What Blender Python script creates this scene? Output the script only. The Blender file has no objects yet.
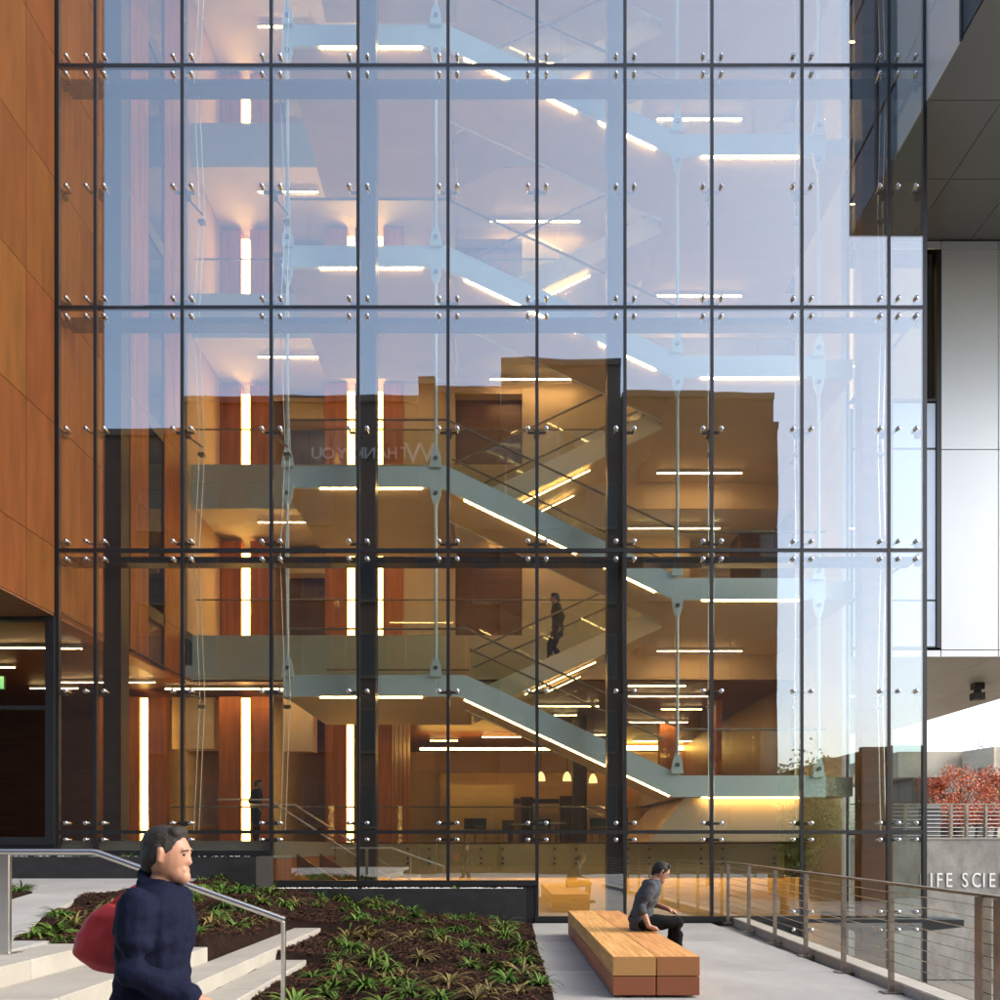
import bpy, bmesh, math, random
from mathutils import Vector, Matrix
random.seed(11)
R = math.radians
sc = bpy.context.scene
COL = sc.collection

# ------------------------------------------------------------------ camera / sky / sun / exposure
F = 750.0; CX = 505.0; CY = 846.0            # focal length and principal point in photo pixels
cam = bpy.data.cameras.new('camera'); camo = bpy.data.objects.new('camera', cam); COL.objects.link(camo)
camo.location = (0, 0, 0); camo.rotation_euler = (R(90), 0, 0)
cam.sensor_width = 36; cam.lens = 36 * F / 1000; cam.shift_x = -(CX - 500) / 1000; cam.shift_y = (CY - 500) / 1000
cam.clip_start = 0.05; cam.clip_end = 4000
sc.camera = camo

w = bpy.data.worlds.new('World'); sc.world = w; w.use_nodes = True
SUN_EL, SUN_AZ = R(36), R(98)                # azimuth measured from +Y towards +X
nt = w.node_tree
sky = nt.nodes.new('ShaderNodeTexSky'); sky.sky_type = 'NISHITA'; sky.sun_disc = False
sky.sun_elevation = SUN_EL; sky.sun_rotation = SUN_AZ; sky.air_density = 1.0; sky.dust_density = 3.6; sky.ozone_density = .7
bg = nt.nodes['Background']; bg.inputs[1].default_value = 0.15
hs_ = nt.nodes.new('ShaderNodeHueSaturation'); hs_.inputs['Saturation'].default_value = .88; hs_.inputs['Value'].default_value = 1.0   # thin high overcast
nt.links.new(sky.outputs[0], hs_.inputs['Color']); nt.links.new(hs_.outputs[0], bg.inputs[0])

sl = bpy.data.lights.new('sun', 'SUN'); sl.energy = 0.5; sl.angle = R(80); sl.color = (1, .96, .91)
so = bpy.data.objects.new('sun', sl); COL.objects.link(so)
sd = Vector((math.sin(SUN_AZ) * math.cos(SUN_EL), math.cos(SUN_AZ) * math.cos(SUN_EL), math.sin(SUN_EL)))
so.rotation_euler = sd.to_track_quat('Z', 'Y').to_euler()

sc.view_settings.view_transform = 'Standard'; sc.view_settings.look = 'None'
sc.view_settings.exposure = 1.68; sc.view_settings.gamma = 1
cy = sc.cycles
cy.max_bounces = 9; cy.diffuse_bounces = 4; cy.glossy_bounces = 4; cy.transmission_bounces = 4; cy.transparent_max_bounces = 32
cy.caustics_reflective = False; cy.caustics_refractive = False; cy.sample_clamp_indirect = 5
cy.use_denoising = True
try: cy.denoiser = 'OPENIMAGEDENOISE'
except Exception: pass

# ------------------------------------------------------------------ helpers
def X(px, d): return (px - CX) * d / F
def Z(py, d): return (CY - py) * d / F
def P(px, py, d): return Vector((X(px, d), d, Z(py, d)))

M = {}
def mat(name, col, rough=.55, metal=0.0, var=.12, scale=(2, 2, 2), detail=5, bump=0.0, bscale=30, rand=0.0, col2=None, fine=0.0, fscale=200, spec=.5, coat=0, hue=0.0):
    m = bpy.data.materials.new(name); m.use_nodes = True; t = m.node_tree; n = t.nodes; L = t.links
    b = n['Principled BSDF']; b.inputs['Roughness'].default_value = rough; b.inputs['Metallic'].default_value = metal
    b.inputs['Specular IOR Level'].default_value = spec; b.inputs['Coat Weight'].default_value = coat
    tc = n.new('ShaderNodeTexCoord'); mp = n.new('ShaderNodeMapping'); mp.inputs['Scale'].default_value = scale
    L.new(tc.outputs['Object'], mp.inputs[0])
    oi = n.new('ShaderNodeObjectInfo')
    if rand:
        va = n.new('ShaderNodeVectorMath'); va.operation = 'SCALE'; va.inputs['Scale'].default_value = 37.0
        cv = n.new('ShaderNodeCombineXYZ')
        for i in range(3): L.new(oi.outputs['Random'], cv.inputs[i])
        L.new(cv.outputs[0], va.inputs[0]); L.new(va.outputs[0], mp.inputs['Location'])
    no = n.new('ShaderNodeTexNoise'); no.inputs['Scale'].default_value = 1; no.inputs['Detail'].default_value = detail; no.inputs['Roughness'].default_value = .62
    L.new(mp.outputs[0], no.inputs['Vector'])
    mx = n.new('ShaderNodeMix'); mx.data_type = 'RGBA'
    c1 = [c * (1 - var) for c in col]; c2 = [c * (1 + var) for c in (col2 or col)]
    mx.inputs[6].default_value = (*c1, 1); mx.inputs[7].default_value = (*c2, 1)
    rp = n.new('ShaderNodeMapRange'); rp.inputs[1].default_value = .3; rp.inputs[2].default_value = .7
    L.new(no.outputs[0], rp.inputs[0]); L.new(rp.outputs[0], mx.inputs[0])
    out = mx.outputs[2]
    if fine:
        n2 = n.new('ShaderNodeTexNoise'); n2.inputs['Scale'].default_value = fscale; n2.inputs['Detail'].default_value = 2
        L.new(tc.outputs['Object'], n2.inputs['Vector'])
        r2 = n.new('ShaderNodeMapRange'); r2.inputs[1].default_value = .3; r2.inputs[2].default_value = .7; r2.inputs[3].default_value = 1 - fine; r2.inputs[4].default_value = 1 + fine
        L.new(n2.outputs[0], r2.inputs[0])
        mu = n.new('ShaderNodeVectorMath'); mu.operation = 'SCALE'; L.new(out, mu.inputs[0]); L.new(r2.outputs[0], mu.inputs['Scale']); out = mu.outputs[0]
    if rand:
        hs = n.new('ShaderNodeHueSaturation'); r3 = n.new('ShaderNodeMapRange'); r3.inputs[3].default_value = 1 - rand; r3.inputs[4].default_value = 1 + rand
        L.new(oi.outputs['Random'], r3.inputs[0]); L.new(r3.outputs[0], hs.inputs['Value']); L.new(out, hs.inputs['Color']); out = hs.outputs[0]
        if hue:
            r4 = n.new('ShaderNodeMapRange'); r4.inputs[3].default_value = .5 - hue; r4.inputs[4].default_value = .5 + hue
            ml = n.new('ShaderNodeMath'); ml.operation = 'MULTIPLY'; ml.inputs[1].default_value = 7.3; fr = n.new('ShaderNodeMath'); fr.operation = 'FRACT'
            L.new(oi.outputs['Random'], ml.inputs[0]); L.new(ml.outputs[0], fr.inputs[0]); L.new(fr.outputs[0], r4.inputs[0]); L.new(r4.outputs[0], hs.inputs['Hue'])
    L.new(out, b.inputs['Base Color'])
    if bump:
        n3 = n.new('ShaderNodeTexNoise'); n3.inputs['Scale'].default_value = bscale; n3.inputs['Detail'].default_value = 4
        L.new(tc.outputs['Object'], n3.inputs['Vector'])
        bp = n.new('ShaderNodeBump'); bp.inputs['Strength'].default_value = bump; bp.inputs['Distance'].default_value = .02
        L.new(n3.outputs[0], bp.inputs['Height']); L.new(bp.outputs[0], b.inputs['Normal'])
    M[name] = m; return m

def emit(name, col, st):
    m = bpy.data.materials.new(name); m.use_nodes = True; n = m.node_tree.nodes
    b = n['Principled BSDF']; b.inputs['Base Color'].default_value = (.8, .8, .8, 1)
    b.inputs['Emission Color'].default_value = (*col, 1); b.inputs['Emission Strength'].default_value = st
    M[name] = m; return m

def glass(name, refl, tint, wave=0.0):
    m = bpy.data.materials.new(name); m.use_nodes = True; t = m.node_tree; n = t.nodes; L = t.links
    n.remove(n['Principled BSDF']); o = n['Material Output']
    tr = n.new('ShaderNodeBsdfTransparent'); tr.inputs[0].default_value = (*tint, 1)
    gl = n.new('ShaderNodeBsdfGlossy'); gl.inputs['Roughness'].default_value = 0.0; gl.inputs[0].default_value = (1, 1, 1, 1)
    lw = n.new('ShaderNodeLayerWeight'); lw.inputs[0].default_value = .5
    pw = n.new('ShaderNodeMath'); pw.operation = 'POWER'; pw.inputs[1].default_value = 5; L.new(lw.outputs['Facing'], pw.inputs[0])
    ma = n.new('ShaderNodeMath'); ma.operation = 'MULTIPLY_ADD'; ma.inputs[1].default_value = 1 - refl; ma.inputs[2].default_value = refl; L.new(pw.outputs[0], ma.inputs[0])
    mx = n.new('ShaderNodeMixShader'); L.new(ma.outputs[0], mx.inputs[0]); L.new(tr.outputs[0], mx.inputs[1]); L.new(gl.outputs[0], mx.inputs[2]); L.new(mx.outputs[0], o.inputs[0])
    if wave:
        tc = n.new('ShaderNodeTexCoord'); no = n.new('ShaderNodeTexNoise'); no.inputs['Scale'].default_value = .9; no.inputs['Detail'].default_value = 1
        L.new(tc.outputs['Object'], no.inputs['Vector']); bp = n.new('ShaderNodeBump'); bp.inputs['Strength'].default_value = 1; bp.inputs['Distance'].default_value = wave
        L.new(no.outputs[0], bp.inputs['Height']); L.new(bp.outputs[0], gl.inputs['Normal'])
    M[name] = m; return m

WL = {}                                       # world location of empties
def link(o, parent=None):
    COL.objects.link(o)
    if parent is not None:
        o.parent = parent
        if parent.name in WL: o.location = o.location - WL[parent.name]
    return o
def tag(o, label=None, cat=None, group=None, kind=None):
    if label: o['label'] = label
    if cat: o['category'] = cat
    if group: o['group'] = group
    if kind: o['kind'] = kind
    return o
def thing(name, label, cat, loc=(0, 0, 0), group=None):
    o = bpy.data.objects.new(name, None); COL.objects.link(o); o.location = loc; o.empty_display_size = .2
    WL[o.name] = Vector(loc); return tag(o, label, cat, group)
def inst(name, me, loc, parent=None, rot=None, scale=None):
    o = bpy.data.objects.new(name, me); o.location = loc
    if rot: o.rotation_euler = rot
    if scale: o.scale = scale
    return link(o, parent)

class B:
    def __init__(s): s.v = []; s.f = []; s.sm = []
    def add(s, vs, fs, smooth=False):
        k = len(s.v); s.v += [tuple(v) for v in vs]; s.f += [tuple(i + k for i in f) for f in fs]; s.sm += [smooth] * len(fs); return s
    def box(s, x0, x1, y0, y1, z0, z1):
        if x0 > x1: x0, x1 = x1, x0
        if y0 > y1: y0, y1 = y1, y0
        if z0 > z1: z0, z1 = z1, z0
        return s.add([(x0, y0, z0), (x1, y0, z0), (x1, y1, z0), (x0, y1, z0), (x0, y0, z1), (x1, y0, z1), (x1, y1, z1), (x0, y1, z1)],
                     [(0, 3, 2, 1), (4, 5, 6, 7), (0, 1, 5, 4), (1, 2, 6, 5), (2, 3, 7, 6), (3, 0, 4, 7)])
    def prism(s, pts, vec):                    # polygon (3-D points) pushed along vec
        n = len(pts); pts = [Vector(p) for p in pts]; vec = Vector(vec)
        nrm = sum(((pts[i] - pts[0]).cross(pts[i + 1] - pts[0]) for i in range(1, n - 1)), Vector())
        if nrm.dot(vec) > 0: pts = pts[::-1]
        fs = [tuple(range(n)), tuple(range(2 * n - 1, n - 1, -1))] + [(i, i + n, (i + 1) % n + n, (i + 1) % n) for i in range(n)]
        return s.add(pts + [p + vec for p in pts], fs)
    def poly_y(s, xz, y0, y1):                 # polygon in the XZ plane, extruded in depth
        return s.prism([(x, y0, z) for x, z in xz], (0, y1 - y0, 0))
    def poly_z(s, xy, z0, z1): return s.prism([(x, y, z0) for x, y in xy], (0, 0, z1 - z0))
    def bar(s, a, b, wx, wz=None, up=(0, 0, 1)):   # rectangular bar from a to b
        a = Vector(a); b = Vector(b); wz = wz or wx; d = (b - a).normalized(); u = Vector(up)
        if abs(d.dot(u)) > .99: u = Vector((0, 1, 0))
        sx = d.cross(u).normalized() * wx / 2; sz = sx.cross(d).normalized() * wz / 2
        return s.prism([a - sx - sz, a + sx - sz, a + sx + sz, a - sx + sz], b - a)
    def tube(s, pts, r, n=8, cap=True):
        pts = [Vector(p) for p in pts]; rs = r if isinstance(r, (list, tuple)) else [r] * len(pts); vs = []; fs = []
        for i, p in enumerate(pts):
            d = (pts[min(i + 1, len(pts) - 1)] - pts[max(i - 1, 0)]).normalized()
            u = Vector((0, 0, 1)) if abs(d.z) < .9 else Vector((0, 1, 0))
            a = d.cross(u).normalized(); b = a.cross(d)
            vs += [p + (a * math.cos(t) + b * math.sin(t)) * rs[i] for t in [k * 2 * math.pi / n for k in range(n)]]
        for i in range(len(pts) - 1):
            for k in range(n): fs.append((i * n + k, i * n + (k + 1) % n, (i + 1) * n + (k + 1) % n, (i + 1) * n + k))
        s.add(vs, fs, True)
        if cap: s.add(vs[:n], [tuple(range(n - 1, -1, -1))]); s.add(vs[-n:], [tuple(range(n))])
        return s
    def ball(s, c, r, nu=10, nv=6):
        rx, ry, rz = r if isinstance(r, (tuple, list)) else (r, r, r); c = Vector(c); vs = []; fs = []
        for j in range(nv + 1):
            ph = math.pi * j / nv
            for i in range(nu):
                th = 2 * math.pi * i / nu; vs.append(c + Vector((rx * math.sin(ph) * math.cos(th), ry * math.sin(ph) * math.sin(th), rz * math.cos(ph))))
        for j in range(nv):
            for i in range(nu): fs.append((j * nu + i, (j + 1) * nu + i, (j + 1) * nu + (i + 1) % nu, j * nu + (i + 1) % nu))
        return s.add(vs, fs, True)
    def mesh(s, name, m=None):
        me = bpy.data.meshes.new(name); me.from_pydata(s.v, [], s.f); me.polygons.foreach_set('use_smooth', s.sm)
        if m: me.materials.append(M[m])
        me.update(); return me
    def build(s, name, m, parent=None, bevel=0.0, kind=None, segs=1):
        me = s.mesh(name, m)
        if bevel:
            bm = bmesh.new(); bm.from_mesh(me)
            bmesh.ops.remove_doubles(bm, verts=bm.verts, dist=1e-5)
            ed = [e for e in bm.edges if len(e.link_faces) == 2 and e.calc_face_angle(0) > .6]
            bmesh.ops.bevel(bm, geom=ed, offset=bevel, segments=segs, affect='EDGES', profile=.6); bm.to_mesh(me); bm.free()
        o = link(bpy.data.objects.new(name, me), parent)
        if kind: o['kind'] = kind
        return o
def box(name, m, parent, *a, bevel=0.0): return B().box(*a).build(name, m, parent, bevel)

# ------------------------------------------------------------------ materials
mat('wood_ext', (.138, .049, .012), .6, var=.13, scale=(5, 5, .7), detail=8, rand=.06, col2=(.165, .060, .0155), fine=.10, fscale=60, hue=.008, spec=.2)
mat('wood_int', (.38, .115, .026), .50, var=.22, scale=(7, 7, .5), detail=8, rand=.10, col2=(.44, .14, .034), spec=.3)
mat('wood_dark', (.16, .065, .028), .45, var=.25, scale=(.6, 8, 8), detail=6)
mat('wood_pale', (.62, .52, .30), .5, var=.10, scale=(.7, 5, 5), detail=6, rand=.05)
mat('black_steel', (.012, .013, .016), .42, var=.2, scale=(4, 4, 4))
mat('planter_steel', (.02, .02, .022), .55, var=.35, scale=(3, 3, 6), bump=.05)
mat('steel_grey', (.20, .20, .20), .32, 1.0, var=.1)
mat('steel_dark', (.07, .07, .075), .4, .8, var=.1)
mat('stainless', (.60, .59, .57), .28, 1.0, var=.06, scale=(1, 8, 8), fine=.03, fscale=300)
mat('weathered_steel', (.22, .20, .17), .42, .85, var=.25, scale=(6, 6, 4), col2=(.26, .22, .18), bump=.05)
mat('chrome', (.55, .55, .55), .2, 1.0, var=.03)
mat('pale_steel', (.80, .88, .83), .45, var=.04, scale=(1, 1, 1))
mat('plaster_warm', (.64, .48, .31), .75, var=.06, scale=(1, 1, 1))
mat('plaster_pale', (.80, .74, .62), .6, var=.04, scale=(1, 1, 1))
mat('plaster_white', (.70, .67, .62), .8, var=.05, scale=(1, 1, 1))
mat('soffit_beige', (.60, .47, .32), .7, var=.06, scale=(.5, 2, 2))
mat('fascia', (.60, .64, .50), .5, var=.05, scale=(1, 1, 1))
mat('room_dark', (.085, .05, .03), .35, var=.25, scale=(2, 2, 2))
mat('floor_grey', (.30, .27, .23), .35, var=.1, scale=(1, 1, 1))
mat('metal_white', (.70, .735, .75), .38, .25, var=.03, scale=(.4, .4, .4), rand=.02)
mat('metal_blue', (.50, .55, .62), .25, .3, var=.04)
mat('metal_dark', (.20, .20, .192), .40, .3, var=.06, scale=(.5, .5, .5), rand=.05)
mat('metal_soffit', (.27, .245, .18), .45, .2, var=.07, scale=(.5, .5, .5), rand=.05)
mat('joint', (.02, .02, .02), .8, var=.1)
mat('concrete', (.27, .265, .245), .85, var=.30, scale=(2.2, 2.2, 1.3), detail=12, bump=.2, bscale=12, fine=.16, fscale=26)
mat('concrete_warm', (.46, .41, .32), .85, var=.22, scale=(.3, .3, .5), detail=8, bump=.1)
mat('paving', (.30, .305, .30), .85, var=.16, scale=(1.1, .7, .9), detail=7, fine=.20, fscale=120, bump=.12, bscale=160, rand=.03)
mat('stone', (.31, .30, .27), .75, var=.11, scale=(2.5, 2.5, 2.5), detail=8, fine=.06, fscale=90, bump=.06, bscale=80, rand=.05)
mat('mulch', (.014, .007, .005), .95, var=.45, scale=(9, 9, 9), detail=8, bump=.8, bscale=40, spec=.12)
mat('mulch_chip', (.024, .010, .007), .9, var=.55, scale=(30, 30, 30), detail=2, col2=(.055, .026, .016), spec=.12)
mat('pebble', (.62, .61, .58), .7, var=.2, scale=(40, 40, 40))
mat('leaf', (.050, .112, .020), .5, var=.35, scale=(6, 6, 6), rand=.22, col2=(.09, .16, .032), hue=.02, spec=.12)
mat('leaf_dry', (.12, .085, .025), .6, var=.4, scale=(8, 8, 8), rand=.2, col2=(.15, .12, .03))
mat('leaf_red', (.36, .065, .028), .6, var=.35, scale=(3, 3, 3), rand=.1, col2=(.42, .12, .045))
mat('bark', (.10, .08, .06), .9, var=.3, scale=(12, 12, 3))
mat('timber', (.54, .245, .065), .5, var=.36, scale=(34, 1.6, 34), detail=8, rand=.05, col2=(.58, .33, .12), fine=.05, fscale=70)
mat('timber_mid', (.46, .20, .06), .5, var=.36, scale=(34, 1.6, 34), detail=8, rand=.05, col2=(.54, .27, .10), fine=.05, fscale=70)
mat('timber_red', (.30, .095, .038), .5, var=.22, scale=(22, 1.1, 22), detail=8, rand=.07, col2=(.36, .12, .05), fine=.05, fscale=70)
mat('brick_far', (.060, .034, .024), .9, var=.25, scale=(.5, .5, 2), detail=8, fine=.12, fscale=14)
mat('stone_far', (.075, .060, .048), .85, var=.15, scale=(.6, .6, .6))
mat('window_dark', (.015, .018, .022), .5, var=.1)
mat('window_teal', (.03, .055, .065), .15, var=.1)
mat('letter_white', (.80, .81, .82), .4, .2, var=.03)
mat('letter_grey', (.30, .30, .30), .5, var=.03)
mat('hill', (.045, .06, .05), .95, var=.3, scale=(.02, .02, .02))
mat('ground', (.16, .16, .15), .9, var=.2, scale=(.3, .3, .3), fine=.1, fscale=20)
mat('skin', (.36, .185, .12), .5, var=.06, scale=(10, 10, 10))
mat('hair', (.010, .007, .006), .75, var=.3, scale=(90, 90, 20), bump=.3, bscale=120)
mat('cloth_navy', (.0045, .0065, .021), .85, var=.07, scale=(6, 6, 6), bump=.45, bscale=22, fine=.08, fscale=300, spec=.12)
mat('cloth_grey', (.065, .07, .08), .9, var=.12, scale=(8, 8, 8), bump=.35, bscale=10, fine=.08, fscale=400, spec=.12)
mat('cloth_black', (.007, .007, .008), .9, var=.2, scale=(8, 8, 8), bump=.3, bscale=10, spec=.12)
mat('cloth_green', (.045, .055, .042), .9, var=.2, scale=(8, 8, 8), bump=.3, bscale=10)
mat('cloth_maroon', (.06, .028, .026), .9, var=.2, scale=(8, 8, 8), bump=.3, bscale=10)
mat('bag_red', (.30, .012, .018), .65, var=.08, scale=(6, 6, 6), bump=.25, bscale=10)
mat('shoe', (.02, .018, .016), .5, var=.2)
mat('eye', (.02, .015, .012), .25, var=.0)
mat('chair_green', (.03, .06, .03), .6, var=.1)
mat('white_plastic', (.75, .74, .70), .5, var=.03)
emit('led', (1.0, .57, .20), 15); emit('led_wall', (1.0, .52, .12), 7.5); emit('led_ceiling', (1.0, .60, .26), 25); emit('cove', (1.0, .48, .10), 12)
emit('lit_window', (1.0, .52, .14), .35); emit('lamp_glow', (1.0, .60, .24), .8); emit('exit_glow', (.02, .75, .18), .35)
glass('curtain_glass', .215, (.925, .968, .955), .0012)
glass('door_glass', .035, (.80, .84, .82))
glass('guard_glass', .03, (.955, .985, .97))
glass('window_glass', .10, (.55, .60, .62))

GD = 14.4                                      # depth of the curtain wall
GZ = -1.46                                     # walkway level below the eye

# ------------------------------------------------------------------ the ground
tag(box('ground', 'ground', None, -900, 900, -900, 900, -4.9, -4.3), kind='structure')
pl = B().box(-24, 4.25, -40, 14.25, -4.29, GZ - .06).build('plaza', 'concrete', None); pl['kind'] = 'structure'
wk = tag(B().box(-3.6, 3.9, -11.5, 14.2, GZ - .055, GZ - .03).build('walkway', 'joint', None), kind='structure')
yb = [-11.5, -8.6, -5.7, -2.8, .1, 3.0, 5.9, 8.8, 11.5, 14.2]
for i in range(9):
    for x0, x1 in ((-3.6, .46), (.46, 3.9)):
        if x0 < 0 and yb[i] > 6.2: continue
        B().box(x0 + .004, x1 - .004, yb[i] + .004, yb[i + 1] - .004, GZ - .05, GZ).build('paving_panel', 'paving', wk, bevel=.004)

# upper path that climbs gently towards the entrance
def zpath(d): return -.90 + (d - 6.25) * .046
pt = tag(B().box(-20, -3.75, -11, 13.4, -4.28, -1.6).build('upper_path', 'concrete', None), kind='structure')
BX = {6.9: -4.55, 8.8: -5.35, 10.8: -6.05, 12.4: -5.7, 13.3: -5.25}
for xa, xb in ((-20, -13), (-13, -8.6), (-8.6, -3.73)):
    for ya, yc in ((-4, 0), (0, 3.4), (3.4, 6.9), (6.9, 8.8), (8.8, 10.8), (10.8, 12.4), (12.4, 13.3)):
        za, zb = zpath(max(ya, 6.25)), zpath(max(yc, 6.25)); e = .004; xr0 = xr1 = xb
        if xb > -4: xr0, xr1 = BX.get(ya, -4.18) if ya >= 6.9 else -4.185, BX[yc] if yc > 6.9 else -4.185
        B().prism([(xa + e, ya + e, za), (xr0 - e, ya + e, za), (xr1 - e, yc - e, zb), (xa + e, yc - e, zb)], (0, 0, -.12)).build('paving_panel', 'paving', pt)

# planting bed: heights by inverse-distance weighting of measured points
CP = [(.45, 6, -1.44), (.45, 10, -1.44), (.45, 14, -1.44), (-1, 13.4, -1.28), (-2.5, 13.4, -1.02), (-4, 13.2, -.80), (-5.3, 13, -.59), (-6, 11, -.68), (-5.6, 12.2, -.63),
      (-5.3, 8.8, -.79), (-4.55, 6.9, -.875), (-3.3, 7.2, -.92), (-3.2, 8.2, -.96), (-2.8, 9.5, -1.12), (-2.6, 11.2, -1.12), (-1.8, 8.5, -1.38), (-1.5, 6.5, -1.46), (-1.6, 10, -1.28), (-.6, 8, -1.40), (-.5, 11, -1.33), (-4, 9.5, -.88), (-4.2, 11.5, -.80), (-2.2, 6.4, -1.47)]
def zbed(x, y):
    a = b = 0
    for cx, c_y, z in CP:
        q = 1 / (((x - cx) ** 2 + (y - c_y) ** 2) ** 1.5 + .02); a += q * z; b += q
    z = a / b
    if y < 11.05 and x > -3.13:                 # the bed drops below the treads it runs along
        if x > -2.74: z = min(z, -1.27 if y > 8.85 else -1.40)
        elif x > -3.13: z = min(z, -1.27)
    elif y < 7.85 and -3.76 < x <= -3.13: z = min(z, -1.12)
    return z
BED = [(.45, 5.2), (.45, 13.75), (-2.0, 13.75), (-5.25, 13.25), (-5.7, 12.4), (-6.05, 10.8), (-5.35, 8.8), (-4.55, 6.9), (-3.1, 6.9), (-1.9, 6.3), (-1.9, 5.2)]
def inside(x, y, poly=BED):
    c = False; n = len(poly)
    for i in range(n):
        (x1, y1), (x2, y2) = poly[i], poly[i - 1]
        if (y1 > y) != (y2 > y) and x < (x2 - x1) * (y - y1) / (y2 - y1) + x1: c = not c
    return c
bm = bmesh.new(); bv = [bm.verts.new((x, y, 0)) for x, y in BED]; bm.faces.new(bv)
for k in range(60):
    g = .115
    bmesh.ops.bisect_plane(bm, geom=bm.verts[:] + bm.edges[:] + bm.faces[:], plane_co=(-6.1 + k * g, 0, 0), plane_no=(1, 0, 0))
for k in range(80):
    bmesh.ops.bisect_plane(bm, geom=bm.verts[:] + bm.edges[:] + bm.faces[:], plane_co=(0, 5.2 + k * .115, 0), plane_no=(0, 1, 0))
from mathutils import noise as mn
for v in bm.verts: v.co.z = zbed(v.co.x, v.co.y) + .035 * mn.noise(v.co * 2.3) + .02 * mn.noise(v.co * 7)
me = bpy.data.meshes.new('mulch_bed'); bm.to_mesh(me); bm.free(); me.materials.append(M['mulch'])
for p in me.polygons: p.use_smooth = True
bed = bpy.data.objects.new('mulch_bed', me); COL.objects.link(bed); tag(bed, kind='structure')
def zmulch(x, y): v = Vector((x, y, 0)); return zbed(x, y) + .035 * mn.noise(v * 2.3) + .02 * mn.noise(v * 7)
ch = B()
for i in range(15000):
    x = random.uniform(-6, .45); y = random.uniform(5.3, 13.7)
    if not inside(x, y): continue
    z = zmulch(x, y) + random.uniform(.0, .018); l = random.uniform(.018, .05); wd = random.uniform(.006, .014); a = random.uniform(0, 6.28); t = random.uniform(-.5, .5)
    u = Vector((math.cos(a) * math.cos(t), math.sin(a) * math.cos(t), math.sin(t))) * l; v = Vector((-math.sin(a), math.cos(a), random.uniform(-.4, .4))) * wd; c = Vector((x, y, z)); h = Vector((0, 0, .008))
    ch.add([c - u - v, c + u - v, c + u + v, c - u + v, c + h], [(0, 1, 4), (1, 2, 4), (2, 3, 4), (3, 0, 4)])
tag(ch.build('mulch_chips', 'mulch_chip', None), 'dark brown bark chips scattered over the planting bed', 'mulch', kind='stuff')
# ------------------------------------------------------------------ stone steps
st = thing('stone_steps', 'pale stone steps beside the planting bed, dropping from the upper path', 'steps', (-3, 7, GZ))
def slabs(x0, x1, y0, y1, z1, z0, cuts):
    ys = [y0] + cuts + [y1]
    for a, b in zip(ys[:-1], ys[1:]): B().box(x0, x1, a + .003, b - .003, z0, z1).build('step_block', 'stone', st, bevel=.008)
slabs(-4.18, -3.73, 1.2, 6.88, -.895, -1.45, [2.5, 3.7, 4.8, 5.9])
slabs(-3.727, -3.09, 1.2, 7.8, -1.05, -1.46, [2.6, 3.9, 5.2, 6.5])
slabs(-3.087, -2.70, 1.2, 11.0, -1.20, -1.5, [2.4, 3.8, 5.1, 6.6, 8.1, 9.6])
slabs(-2.697, -2.33, 1.2, 8.8, -1.335, -1.6, [2.7, 4.1, 5.5, 7.0])
# ------------------------------------------------------------------ glass curtain wall
MX = [57, 95, 182, 271, 358, 448, 537, 625, 712, 802, 889, 925]
mx = [X(p, GD) for p in MX]
ROWS = [Z(p, GD) for p in (832, 550, 307, 65, -177.5, -420)]
cw = thing('curtain_wall', 'tall point-fixed glass curtain wall with black joints in front of the atrium', 'glass wall', (0, GD, GZ))
def bottom(i):
    if i < 3: return Z(851, GD)
    if i < 6: return Z(881, GD)
    return Z(917, GD)
for i in range(11):
    zs = [bottom(i)] + ROWS
    if i >= 9: zs = [-4.2, -2.75] + zs
    for a, b in zip(zs[:-1], zs[1:]):
        x0, x1 = mx[i] + .02, mx[i + 1] - .02; c = Vector(((x0 + x1) / 2, GD + .012, (a + b) / 2))
        me = B().box(x0 - c.x, x1 - c.x, -.010, .010, a + .02 - c.z, b - .02 - c.z).mesh('glass_pane', 'curtain_glass')
        inst('glass_pane', me, c, cw, (random.gauss(0, .0007), 0, random.gauss(0, .0007)))
for i, x in enumerate(mx):
    z0 = min(bottom(max(i - 1, 0)), bottom(min(i, 10)))
    if i >= 9: z0 = -4.2
    wd = .062 if 0 < i < 11 else .075
    box('mullion', 'black_steel', cw, x - wd / 2, x + wd / 2, GD - .004, GD + .075, z0, ROWS[-1] + .05)
for k, z in enumerate(ROWS):
    box('transom', 'black_steel', cw, mx[0] - .03, mx[-1] + .03, GD - .001, GD + .070, z - .034, z + .034)
    if k: box('steel_beam', 'black_steel', cw, mx[0] + .02, mx[-1] - .08, GD + .22, GD + .50, z - .165, z - .045)
for x0, x1, zt in ((mx[0], mx[3], Z(851, GD)), (mx[3], mx[6], Z(881, GD)), (mx[6], mx[9], Z(917, GD))):
    box('bottom_frame', 'black_steel', cw, x0 - .04, x1 + .03, GD - .03, GD + .12, zt - .09, zt + .012)
    box('plinth', 'black_steel', cw, x0 - .04, x1 + .03, GD + .01, GD + .10, -4.2, zt - .09)
box('bottom_frame', 'black_steel', cw, mx[9] + .03, mx[11] + .03, GD - .02, GD + .10, -2.79, -2.71)
box('bottom_frame', 'black_steel', cw, mx[9] + .03, mx[11] + .03, GD - .02, GD + .10, Z(921, GD) - .035, Z(921, GD) + .035)
# steel columns behind the glass
for p0, p1, d in ((103, 121, 14.95), (358, 375.5, 14.95), (607.5, 625, 14.95), (862, 893, 15.6)):
    box('steel_column', 'black_steel' if d < 15 else 'wood_dark', cw, X(p0, d), X(p1, d), d, d + .32, -4.29, ROWS[-1])
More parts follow.
